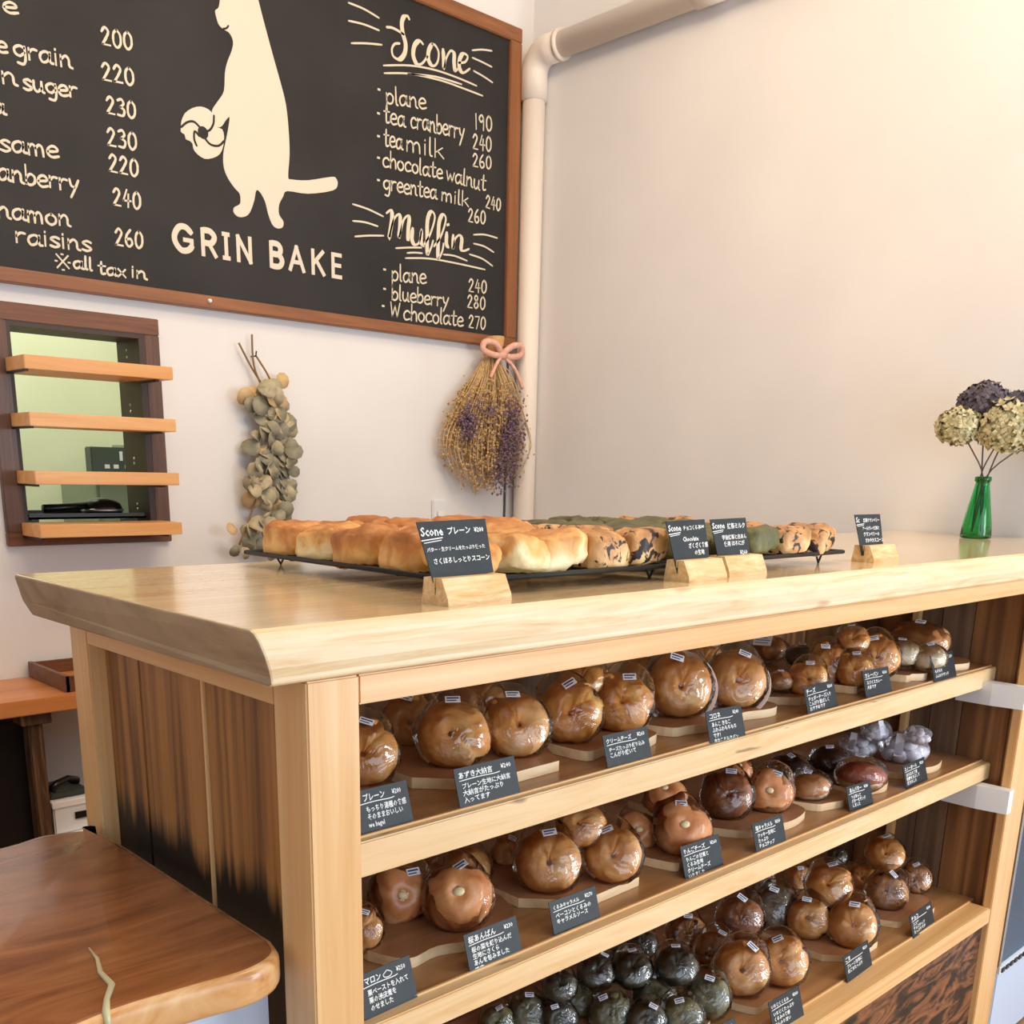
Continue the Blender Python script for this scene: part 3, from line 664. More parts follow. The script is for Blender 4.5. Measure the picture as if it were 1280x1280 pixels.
for c, A, B in GB:
    nm = MB()
    W = B[0]-A[0]
    for i, st in enumerate(CAP[c]):
        P = [(A[0]+.006+px*(W-.012), 0.781+pz*0.068) for px, pz in st]
        nm.ribbon(smooth_pts(P, 4) if len(P) > 3 else P, 0.0172, BY-0.0002-0.0001*i)
    part('shop_name_letter', nm, M['paint_cream'], t)
def flat_poly(P, y0, y1):
    from mathutils.geometry import tessellate_polygon
    n = len(P); b = MB()
    b.v = [(p[0], y1, p[1]) for p in P]+[(p[0], y0, p[1]) for p in P]
    tr = tessellate_polygon([[Vector((p[0], p[1], 0)) for p in P]])
    b.f = [tuple(q) for q in tr]+[(i, (i+1) % n, n+(i+1) % n, n+i) for i in range(n)]
    b.mi = [0]*len(b.f); return b
sc_ = lambda P, n=3: [(p.x, p.y) for p in smooth_pts([Vector(q) for q in P]+[Vector(P[0])], n)[:-1]]
part('cat_emblem', flat_poly(sc_(CAT), BY-0.0002, BY-0.0016), M['paint_cream'], t)
part('bagel_emblem', flat_poly(sc_(CATBAGEL, 2), BY-0.0002, BY-0.0018), M['paint_cream'], t)
dk = MB()
for P, w in ((BARC1, .006), (BARC2, .006), (BARC3, .006), (BARC4, .006), (MOUTH, .005)):
    dk.ribbon(smooth_pts(P, 5), w, BY-0.0017)
dk.tube([(BHOLE[0][0], BY-0.0017, BHOLE[0][1]), (BHOLE[0][0], BY-0.003, BHOLE[0][1])], 0.017, 20)
part('emblem_lines', dk, M['slate'], t)

# ================================================================ COUNTER
# live-edge worktop
def slab(x0, x1, prof_front, yb, z0, z1, nx, seed, wav=0.004):
    b = MB(); n = len(prof_front)
    rows = []
    for i in range(nx+1):
        x = x0+(x1-x0)*i/nx
        row = []
        for y, z in prof_front:
            w = wav*noise.noise(Vector((x*2.3, z*12, seed)))+wav*.35*noise.noise(Vector((x*11, z*30, seed+5)))
            if z > -1e-6 or z <= z0+1e-6: w *= 0.7
            xx = x
            if i == 0: xx = x + 0.016*min(1.0, max(0.0, -z/0.05))+ (0.012 if y < 0.001 and False else 0)
            row.append((xx, y+w, z))
        row.append((row[-1][0], yb-0.012, z0)); row.append((row[-1][0]-(0.008 if i == 0 else 0), yb, z0+0.02)); row.append((x, yb, -0.004)); row.append((x, yb-0.006, 0))
        rows.append(row)
    m_ = len(rows[0]); o = 0
    b.v = [p for r in rows for p in r]
    for i in range(nx):
        for k in range(m_):
            kk = (k+1) % m_
            b.f.append((i*m_+k, i*m_+kk, (i+1)*m_+kk, (i+1)*m_+k))
            b.mi.append(0 if k == m_-1 else (1 if k < n-1 else 0))
    b.f.append(tuple(range(m_))); b.mi.append(2)
    b.f.append(tuple(nx*m_+k for k in range(m_))[::-1]); b.mi.append(2)
    return b
prof = [(0.010, 0.0), (0.003, -0.003), (-0.001, -0.010), (-0.003, -0.024), (-0.002, -0.038), (0.001, -0.048), (0.000, -0.054), (0.006, -0.057)]
single('worktop', slab(0.0, XB-0.002, prof, 0.652, -0.058, 0, 90, 3.1), [M['slab_top'], M['slab_edge'], M['slab_end']],
       'thick pale cypress worktop with a live front edge on the bread counter', 'worktop', (1.3, 0.32, -0.058), True)
w = bpy.data.objects['worktop']
for p in w.data.polygons: p.use_smooth = False
mod = w.modifiers.new('soft', 'BEVEL'); mod.width = 0.003; mod.segments = 2; mod.limit_method = 'ANGLE'; mod.angle_limit = math.radians(50)

t = thing('bread_cabinet', 'long pine-framed bread cabinet with brown plank ends and three display shelves', 'cabinet', (1.1, 0.3, FZ))
PX0, PX1, PY, ZT = 0.060, 0.125, 0.006, -0.058
def bxp(name, args, mat, bev=0.002, label=None, parent=t): return part(name, MB().box(*args, bev=bev), mat, parent, label=label)
bxp('post', (PX0, PX1, PY, 0.071, FZ, ZT), M['pine_z'])
bxp('post', (PX0, 0.118, 0.564, 0.624, FZ, ZT), M['pine_z'])
bxp('post', (2.039, 2.147, PY, 0.028, FZ, ZT), M['pine_z'])
bxp('post_stile', (2.080, 2.147, 0.0285, 0.07, FZ, ZT), M['pine_z'], 0.001)
bxp('post', (2.085, 2.147, 0.564, 0.624, FZ, ZT), M['pine_z'])
bxp('top_rail', (PX1, 2.039, PY+.001, 0.045, -0.0905, ZT), M['pine_x'])
bxp('end_rail', (PX0, 0.10, 0.071, 0.564, -0.0925, ZT), M['pine_y'], 0.001)
bxp('back_rail', (PX1, 2.08, 0.58, 0.62, -0.12, ZT), M['pine_x'])
# end planks, dark towards the bottom, with proud joints
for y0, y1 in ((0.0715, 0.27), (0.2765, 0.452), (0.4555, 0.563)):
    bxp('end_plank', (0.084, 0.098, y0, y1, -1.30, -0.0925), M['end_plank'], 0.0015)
bxp('joint_strip', (0.081, 0.092, 0.2705, 0.276, -1.30, -0.0925), M['pine_z'], 0.0005)
bxp('joint_strip', (0.086, 0.092, 0.4525, 0.455, -1.30, -0.0925), M['cedar'], 0.0)
bxp('bottom_rail', (PX0, 0.10, 0.071, 0.564, FZ, -1.30), M['pine_y'], 0.001)
# inner far side planks
for k, (y0, y1, mm) in enumerate(((0.045, 0.158, 'cedar'), (0.160, 0.236, 'cedar_grey'), (0.238, 0.292, 'cedar_grey'), (0.294, 0.40, 'cedar'), (0.402, 0.505, 'cedar_grey'))):
    bxp('side_plank', (2.070, 2.079, y0, y1, -1.30, -0.0585), M[mm], 0.001)
bxp('corner_batten', (2.050, 2.0695, 0.288, 0.305, -0.86, -0.0585), M['pine_z'], 0.001)
# back planks
xs = [0.118, 0.36, 0.57, 0.80, 1.03, 1.25, 1.48, 1.70, 1.89, 2.069]
for k in range(len(xs)-1):
    bxp('back_plank', (xs[k]+.001, xs[k+1]-.001, 0.506, 0.518, -1.30, -0.0585), M['cedar' if k % 3 else 'cedar_grey'], 0.001)
# shelf boards
SH = {1: (0.090, -0.283, -0.329), 2: (0.070, -0.520, -0.562), 3: (PY+.001, -0.881, -0.9216)}
led = {1: 0.104, 2: 0.093, 3: 0.060}
for k, (yf, zt, zb) in SH.items():
    x0 = 0.10 if k < 3 else 0.1255; x1 = 2.069 if k < 3 else 2.0385
    s = bxp('shelf', (0.118 if k == 3 else 0.10, 2.069, led[k]+.001, 0.505, zt-0.020, zt), M['shelf_top'], 0.0005)
    bxp('shelf_edge', (x0, x1, yf, led[k], zb, zt), M['pine_shelf'] if k < 3 else M['pine_x'], 0.002, parent=t)
    bxp('card_strip', (x0, x1, led[k]-0.002, led[k]+0.0015, zt, zt+0.003), M['pine_x'], 0.0)
# white blocks that carry the shelf ends at the far post
for zt, zb in ((-0.312, -0.366), (-0.566, -0.625)):
    b = MB()
    b.prism([(2.0, 0.150), (2.0, 0.068), (2.012, -0.004), (2.037, -0.004), (2.037, 0.150)], zb, zt)
    part('shelf_support', b, M['white'], t, label='white folded support at the far end of the shelf')
# burl panels below
bxp('front_panel', (0.126, 1.10, 0.020, 0.034, -1.30, -0.922), M['burl'], 0.001)
bxp('front_panel', (1.102, 2.038, 0.020, 0.034, -1.30, -0.922), M['burl'], 0.001)
bxp('bottom_rail', (0.126, 2.038, PY+.001, 0.04, FZ, -1.301), M['pine_x'], 0.001)

# ================================================================ LOW TABLE, DESK, COOLER
tt = thing('live_edge_table', 'red-brown live-edge slab table against the left end of the counter', 'table', (-0.4, 0.3, FZ))
poly = [(.050, .075), (.040, .045), (.018, .026), (-.02, .019), (-.08, .028), (-.15, .034), (-.24, .024), (-.36, .034), (-.5, .020), (-.62, .03), (-.62, .60), (-.45, .588), (-.3, .596), (-.18, .578), (-.08, .568), (-.02, .578), (.03, .566), (.050, .545)]
bm = bmesh.new()
vs = [bm.verts.new((x, y, -0.360)) for x, y in [tuple(p) for p in smooth_pts([Vector(p) for p in poly]+[Vector(poly[0])], 4)[:-1]]]
f = bm.faces.new(vs)
r = bmesh.ops.extrude_face_region(bm, geom=[f])
for v in [g for g in r['geom'] if isinstance(g, bmesh.types.BMVert)]: v.co.z = -0.402
bm.normal_update()
ed = [e for e in bm.edges if len(e.link_faces) == 2 and abs(e.link_faces[0].normal.z-e.link_faces[1].normal.z) > .5]
bmesh.ops.bevel(bm, geom=ed, offset=0.014, segments=4, affect='EDGES', profile=.6)
b = MB(); bm.verts.index_update()
b.add([(v.co.x, v.co.y, v.co.z+0.002*noise.noise(v.co*14)) for v in bm.verts], [[v.index for v in f.verts] for f in bm.faces])
b.mi = [0 if abs(f.normal.z) > .93 else 1 for f in bm.faces]; bm.free()
part('tabletop', b, [M['table'], M['table_edge']], tt, True)
b = MB(); b.tube([(-.114, .182, -.3595), (-.118, .150, -.3592), (-.128, .118, -.3592), (-.130, .085, -.3592), (-.146, .06, -.3595), (-.155, .040, -.3605), (-.158, .030, -.370)], [.001, .0022, .0028, .0035, .003, .004, .003], 8)
part('resin_seam', b, newmat('gold_green_resin', 0.25, 'c9c39a')[0], tt, True, label='pale gold resin seam in the tabletop')
b = MB(); b.box(-0.6, 0.052, 0.095, 0.115, FZ, -0.4015)
part('support_panel', b, M['bluewhite'], tt)
b = MB(); b.box(-0.6, -0.58, 0.115, 0.52, FZ, -0.4015)
part('support_panel', b, M['bluewhite'], tt)

t = thing('desk', 'orange-brown desk against the back wall below the serving hatch', 'desk', (0.2, 2.1, FZ))
part('desktop', MB().box(-1.0, 1.05, 1.965, YA-.002, -0.512, -0.469, bev=.003), M['desk'], t)
dkw = wood('dark_leg_wood', [(0.3, '2a1c14'), (0.5, '4b3323'), (0.8, '8a6a4c')], 'z', 30, 3, 0.5, 0, 2.0, 0.2)
for x in (0.415, -0.95):
    part('leg', MB().box(x+.02, x+.06, 2.0, 2.05, FZ, -0.545, bev=.004), dkw, t)
    part('leg_cap', MB().box(x, x+.08, 1.985, 2.07, -0.545, -0.5125, bev=.002), dkw, t)
t = thing('under_desk_cabinet', 'black cabinet standing under the orange-brown desk', 'cabinet', (-0.1, 2.1, FZ))
part('body', MB().box(-0.85, 0.455, 2.055, YA-.01, FZ, -0.53, bev=.004), M['black'], t)
part('door', MB().box(-0.84, -0.20, 2.052, 2.0545, FZ+.02, -0.545, bev=.002), M['black'], t)
part('door', MB().box(-0.195, 0.45, 2.052, 2.0545, FZ+.02, -0.545, bev=.002), M['black'], t)
t = thing('wooden_box_tray', 'shallow open wooden tray on the desk beside the counter post', 'tray', (0.77, 2.13, -0.469))
part('base', MB().box(0.555, 1.0, 2.01, 2.27, -0.4685, -0.462), M['desk'], t)
wf = M['walnut_frame']
part('side', MB().box(0.548, 1.0, 2.27, 2.282, -0.4685, -0.424), wf, t); part('side', MB().box(0.548, 1.0, 1.998, 2.01, -0.4685, -0.424), wf, t)
part('side', MB().box(0.545, 0.557, 1.998, 2.282, -0.4685, -0.422), wf, t); part('side', MB().box(1.0, 1.012, 1.998, 2.282, -0.4685, -0.424), wf, t)
# white boxes on the floor under the desk
for k, (x0, x1, y0, y1, z0, z1, lb) in enumerate(((0.49, 0.70, 2.00, 2.24, FZ, -1.08, 'lowest'), (0.50, 0.70, 2.01, 2.24, -1.079, -0.90, 'middle'), (0.50, 0.62, 2.06, 2.22, -0.899, -0.80, 'topmost'))):
    t = thing('storage_box', f'white box of small goods under the desk, {lb} of its stack', 'box', ((x0+x1)/2, (y0+y1)/2, z0), group='white boxes stacked under the desk')
    part('body', MB().box(x0, x1, y0, y1, z0, z1, bev=.004), M['white'], t)
    part('lid', MB().box(x0-.003, x1+.003, y0-.003, y1+.003, z1-.02, z1+.0005, bev=.002), M['paper'], t)
    part('handle_slot', MB().box(x0+.06, x0+.10, y0-.005, y0-.0005, z1-.06, z1-.04), M['black'], t)
    part('handle_slot', MB().box(x0-.006, x0-.0005, y0+.05, y0+.09, z1-.06, z1-.035), M['black'], t)
t = thing('desk_telephone', 'small black and grey device on the white boxes under the desk', 'device', (0.56, 2.14, -0.798))
part('body', MB().box(0.50, 0.61, 2.08, 2.20, -0.798, -0.775, bev=.006), M['darkgrey'], t)
part('handset', MB().tube([(0.51, 2.09, -0.77), (0.53, 2.10, -0.755), (0.57, 2.12, -0.752), (0.60, 2.13, -0.768)], [.014, .010, .010, .014], 8), M['black'], t, True)
t = thing('black_bin', 'black bin beside the white boxes under the desk', 'bin', (0.68, 2.15, FZ))
part('body', MB().lathe([(0.055, FZ), (0.07, -0.80), (0.073, -0.79)], 0.785, 2.15, 20), M['black'], t, True)

t = thing('glass_cooler', 'pale blue glass-fronted cooler standing right of the bread cabinet', 'cooler', (2.38, 0.3, FZ))
part('cabinet_body', MB().box(2.175, 2.585, 0.03, 0.60, FZ, -1.11, bev=.004), M['bluewhite'], t)
part('lower_panel', MB().box(2.170, 2.590, 0.010, 0.029, FZ+.01, -1.112, bev=.003), M['bluewhite'], t)
se = part('seal_rail', MB().box(2.170, 2.590, 0.006, 0.03, -1.109, -1.090), M['white'], t)
for k in range(14): part('vent_slot', MB().box(2.180+k*.029, 2.198+k*.029, 0.002, 0.0055, -1.106, -1.094), M['black'], se)
dk_ = newmat('cooler_liner', 0.5, '9dbcd0')[0]  # lighter blue stands in for the reflection on the cooler glass
part('liner', MB().box(2.175, 2.585, 0.58, 0.60, -1.09, -0.13), dk_, t)
part('liner', MB().box(2.175, 2.183, 0.03, 0.58, -1.09, -0.13), dk_, t)
part('liner', MB().box(2.577, 2.585, 0.03, 0.58, -1.09, -0.13), dk_, t)
part('top', MB().box(2.175, 2.585, 0.01, 0.60, -0.13, -0.10), M['bluewhite'], t)
for z in (-0.85, -0.60, -0.36): part('wire_shelf', MB().box(2.184, 2.576, 0.06, 0.56, z, z+.006), M['steel'], t)
part('glass_door', MB().box(2.175, 2.585, 0.014, 0.020, -1.088, -0.132), M['pane'], t)
part('door_stile', MB().box(2.165, 2.180, 0.008, 0.024, -1.088, -0.132), M['steel'], t)
cl = area('cooler_fill_light', (2.38, 0.30, -0.16), (2.38, 0.28, -1.0), 0.3, 0.2, 5.0, (0.60, 0.84, 1.0))  # added fill light that brightens the cooler's inside; no lamp is seen there
for k, (x, z, h) in enumerate(((2.22, -1.089, .10), (2.31, -1.089, .10), (2.22, -.843, .09), (2.31, -.843, .09))):
    o = thing('drink_carton', f"grey carton inside the cooler, {'front left' if x < 2.3 else 'second from the left'} on its {'floor' if z < -1 else 'lowest wire shelf'}", 'carton', (x+.03, .12, z), group='cartons in the cooler')
    part('carton_body', MB().box(x, x+.065, .09, .15, z, z+h, bev=.002), M['grey'], o)
    part('carton_top', MB().prism([(x, z+h), (x+.065, z+h), (x+.045, z+h+.025), (x+.02, z+h+.025)], .09, .15, axis='y'), M['white'], o)

# ================================================================ SERVING BOARDS ON THE SHELVES
def tray_poly(cx, cy, w, d, seed, hexa=False):
    rnd = random.Random(seed); P = []
    if hexa:
        c = min(w, d)*.28
        P = [(-w/2, -d/2+c), (-w/2+c, -d/2), (w/2-c*.6, -d/2+.004), (w/2, -d/2+c), (w/2, d/2), (-w/2, d/2)]
        return [(cx+x, cy+y) for x, y in P]
    base = [(-w/2, -d*.28), (-w*.40, -d*.46), (-w*.2, -d*.47), (w*.05, -d*.53), (w*.28, -d*.50), (w*.44, -d*.42), (w/2, -d*.2), (w*.5, d*.5), (-w*.5, d*.5)]
    base = [(x+rnd.uniform(-.006, .006), y+rnd.uniform(-.005, .005)) for x, y in base]
    P = smooth_pts([Vector(p) for p in base[:7]], 4)
    return [(cx+p.x, cy+p.y) for p in P]+[(cx+w*.5, cy+d*.5), (cx-w*.5, cy+d*.5)]
SN = {1: 'top', 2: 'middle', 3: 'lowest'}
TR = [  # shelf, x centre, width, y front, y back, hexagonal, look
 (1, .235, .17, .17, .45, 0, 'brown'), (1, .50, .27, .145, .45, 1, 'pinkish brown'), (1, .752, .21, .15, .43, 0, 'light'), (1, .96, .17, .155, .45, 0, 'pale-edged'),
 (1, 1.135, .16, .15, .44, 0, 'pale-edged'), (1, 1.335, .20, .16, .42, 1, 'brown'), (1, 1.56, .20, .14, .42, 0, 'brown'), (1, 1.745, .14, .13, .42, 0, 'brown'), (1, 1.945, .20, .13, .42, 0, 'brown'),
 (2, .20, .12, .17, .44, 0, 'brown'), (2, .415, .27, .15, .45, 0, 'pale-edged'), (2, .70, .26, .135, .45, 1, 'six-cornered'), (2, .955, .18, .13, .44, 0, 'pale-edged'),
 (2, 1.225, .26, .14, .42, 0, 'long'), (2, 1.44, .15, .135, .40, 0, 'narrow'), (2, 1.61, .16, .13, .40, 0, 'pale-edged'), (2, 1.85, .24, .13, .42, 0, 'long'),
 (3, .82, .50, .12, .46, 0, 'wide'), (3, 1.22, .20, .095, .40, 0, 'pale-edged'), (3, 1.385, .10, .15, .44, 0, 'narrow'), (3, 1.545, .19, .085, .40, 1, 'pale-edged'), (3, 1.84, .24, .095, .42, 0, 'long')]
cnt = {}
ORD = ['first', 'second', 'third', 'fourth', 'fifth', 'sixth', 'seventh', 'eighth', 'ninth', 'tenth']
for k, (s, x, w, y0, y1, hx, look) in enumerate(TR):
    zt = SH[s][1]; cnt[s] = cnt.get(s, -1)+1
    b = MB().prism(tray_poly(x, (y0+y1)/2, w, y1-y0, k, hx), zt+.0005, zt+.0165, 0, 1)
    single('serving_board', b, [M['tray'], M['tray_edge']], f'{look} wooden serving board on the {SN[s]} shelf, {ORD[cnt[s]]} from the left', 'serving board', (x, (y0+y1)/2, zt), group=f'serving boards on the {SN[s]} shelf')

# ================================================================ BREAD
def torus_bread(R=.0268, r=.0232, zs=.86, seed=0, lump=.0022, crease=1, nu=44, nv=18, lfreq=30, ell=1.0):
    b = MB(); rnd = random.Random(seed); a0 = rnd.uniform(0, 2*PI)
    for i in range(nu):
        u = 2*PI*i/nu
        da = math.atan2(math.sin(u-a0), math.cos(u-a0))
        rr = r*(1+.09*math.cos(u-a0-.6))-(crease*.0062*math.exp(-(da/.13)**2))+(crease*.0035*math.exp(-((da-.40)/.28)**2))
        for j in range(nv):
            v = 2*PI*j/nv
            tw = .25*math.sin(da)
            x = (R+rr*math.cos(v))*math.cos(u); y = (R+rr*math.cos(v))*math.sin(u)*ell; z = rr*math.sin(v)*zs
            if z < -rr*.55: z = -rr*.55+(z+rr*.55)*.35
            p = Vector((x, y, z)); nn = Vector((math.cos(v)*math.cos(u), math.cos(v)*math.sin(u), math.sin(v)))
            d = lump*noise.noise(p*lfreq+Vector((seed*3.1, 0, 0)))+lump*.5*noise.noise(p*lfreq*2.7+Vector((0, seed, 0)))
            b.v.append(tuple(p+nn*d))
    for i in range(nu):
        for j in range(nv):
            b.f.append((i*nv+j, ((i+1) % nu)*nv+j, ((i+1) % nu)*nv+(j+1) % nv, i*nv+(j+1) % nv)); b.mi.append(0)
    return b
def ball_bread(sx, sy, sz, seed=0, lump=.002, lfreq=26, sub=4, flat=-.4, sq=1.0, dimple=0.0, lobes=0):
    bm = bmesh.new(); bmesh.ops.create_icosphere(bm, subdivisions=sub, radius=1.0)
    b = MB()
    for v in bm.verts:
        p = v.co.normalized()
        q = Vector([math.copysign(abs(c)**sq, c) for c in p])
        if lobes: q.x *= 1+.05*math.cos(lobes*math.atan2(p.y, p.x)); q.y *= 1+.05*math.cos(lobes*math.atan2(p.y, p.x))
        if dimple: q.z -= dimple*math.exp(-((p.x**2+p.y**2)/.06)) * (1 if p.z > 0 else 0)
        if q.z < flat: q.z = flat+(q.z-flat)*.3
        c = Vector((q.x*sx, q.y*sy, q.z*sz))
        c += p*(lump*noise.noise(c*lfreq+Vector((seed*2.3, 0, 0)))+lump*.5*noise.noise(c*lfreq*3+Vector((0, seed, 0)))+lump*.22*noise.noise(c*lfreq*8))
        v.co = c
    bm.verts.index_update()
    b.add([v.co[:] for v in bm.verts], [[v.index for v in f.verts] for f in bm.faces]); bm.free(); return b
def snowballs(seed):
    b = MB(); rnd = random.Random(seed)
    for x, y, z in [(-.030, -.012, -.012), (-.004, -.018, -.014), (.024, -.012, -.012), (-.020, .012, -.010), (.010, .014, -.012), (.034, .010, -.010), (-.014, -.004, .012), (.014, -.002, .013), (0, .012, .014)]:
        q = ball_bread(.0165, .0165, .0150, rnd.randrange(90), .0025, 60, sub=2, flat=-.9)
        b.add([(vx+x, vy+y, vz+z) for vx, vy, vz in q.v], q.f)
    return b
def mk(mb, name, mat): return mb.mesh(name, mat, True)
KM = {}   # kind -> list of bread meshes (shared by every copy)
for kind, mat, gen in (
 ('plain', 'b_plain', lambda s: torus_bread(seed=s)),
 ('cheese', 'b_cheese', lambda s: torus_bread(R=.0262, r=.0238, seed=s, lump=.0055, lfreq=45)),
 ('choc', 'b_choc', lambda s: torus_bread(R=.0265, r=.0235, seed=s)),
 ('olive', 'b_olive', lambda s: torus_bread(R=.0262, r=.0238, seed=s, lump=.003)),
 ('olived', 'b_olivedark', lambda s: torus_bread(R=.0262, r=.0238, seed=s, lump=.003)),
 ('chip', 'b_chip', lambda s: torus_bread(R=.0262, r=.0238, seed=s, lump=.003)),
 ('grey', 'b_grey', lambda s: torus_bread(R=.0265, r=.0235, seed=s, ell=1.15)),
 ('oval', 'b_choc', lambda s: torus_bread(R=.026, r=.024, seed=s, ell=.86)),
 ('nut', 'b_nut', lambda s: ball_bread(.05, .05, .042, s, .003, dimple=.22, lobes=3)),
 ('roll', 'b_bun', lambda s: ball_bread(.05, .05, .042, s)),
 ('white', 'b_white', lambda s: ball_bread(.05, .044, .038, s, .003, sq=.8)),
 ('loaf', 'b_bun', lambda s: ball_bread(.062, .042, .036, s, .002, sq=.75)),
 ('chocB', 'b_chocdark', lambda s: ball_bread(.052, .044, .034, s, .005, 40)),
 ('sandtop', 'b_bun', lambda s: ball_bread(.052, .040, .026, s, .002)),
 ('sandtopR', 'b_jam', lambda s: ball_bread(.055, .042, .024, s, .003)),
 ('bagW', 'b_snow', snowballs)):
    KM[kind] = [mk(gen(s), kind+'_crust', M[mat]) for s in (1, 2, 3, 4)]
def bag_mesh(seed, sx=.0545, sy=.0545, sz=.036):
    bm = bmesh.new(); bmesh.ops.create_icosphere(bm, subdivisions=4, radius=1.0); b = MB()
    for v in bm.verts:
        p = v.co.normalized(); q = p.copy()
        # gathered tail of film at the top of the bag
        if p.y > .55: k = (p.y-.55)/.45; q = Vector((p.x*(1+.25*k), p.y*(1+.32*k), p.z*(1-.62*k)))
        c = Vector((q.x*sx, q.y*sy, q.z*sz))
        n_ = noise.noise(c*60+Vector((seed*7, 0, 0)))
        c += p*(.0022*n_+.0016*noise.noise(Vector((c.x*25, c.y*120, c.z*25+seed))))
        v.co = c
    bm.verts.index_update(); b.add([v.co[:] for v in bm.verts], [[v.index for v in f.verts] for f in bm.faces]); bm.free(); return b
BAGS = [bag_mesh(s).mesh('plastic_bag', M['bag'], True) for s in (1, 2, 3)]
BAGM = bag_mesh(5, .054, .044, .038).mesh('frosted_bag', M['bag_milky'], True)
sb = MB().box(-.0105, .0105, -.0065, .0065, 0, .0006); sb.box(-.0085, .0085, .001, .0038, .0006, .0009, 1); sb.box(-.0085, .005, -.004, -.002, .0006, .0009, 1)
STICK = sb.mesh('price_sticker', [M['paper'], M['ink']])
bl = MB().box(-.022, .022, -.020, .020, 0, .0006)
for k in range(5): bl.box(-.018, .018-.004*(k % 3), .014-.007*k, .0165-.007*k, .0006, .0009, 1)
BIGL = bl.mesh('paper_label', [M['paper'], newmat('grey_print', .7, '8c93a8')[0]])
wl = MB().box(-.009, .009, -.026, .020, 0, .0006).mesh('white_label', M['paper'])
ALM = ball_bread(.009, .007, .004, 2, .0004, sub=2).mesh('almond', M['almond'], True)
SANDB = ball_bread(.050, .038, .018, 4, .001, flat=-.9).mesh('bun_base', M['b_white'], True)
CUPm = MB().lathe([(.036, -.026), (.059, .002), (.0595, .002), (.0365, -.027)], 0, 0, 40, cap=False).mesh('paper_cup', M['paper'])
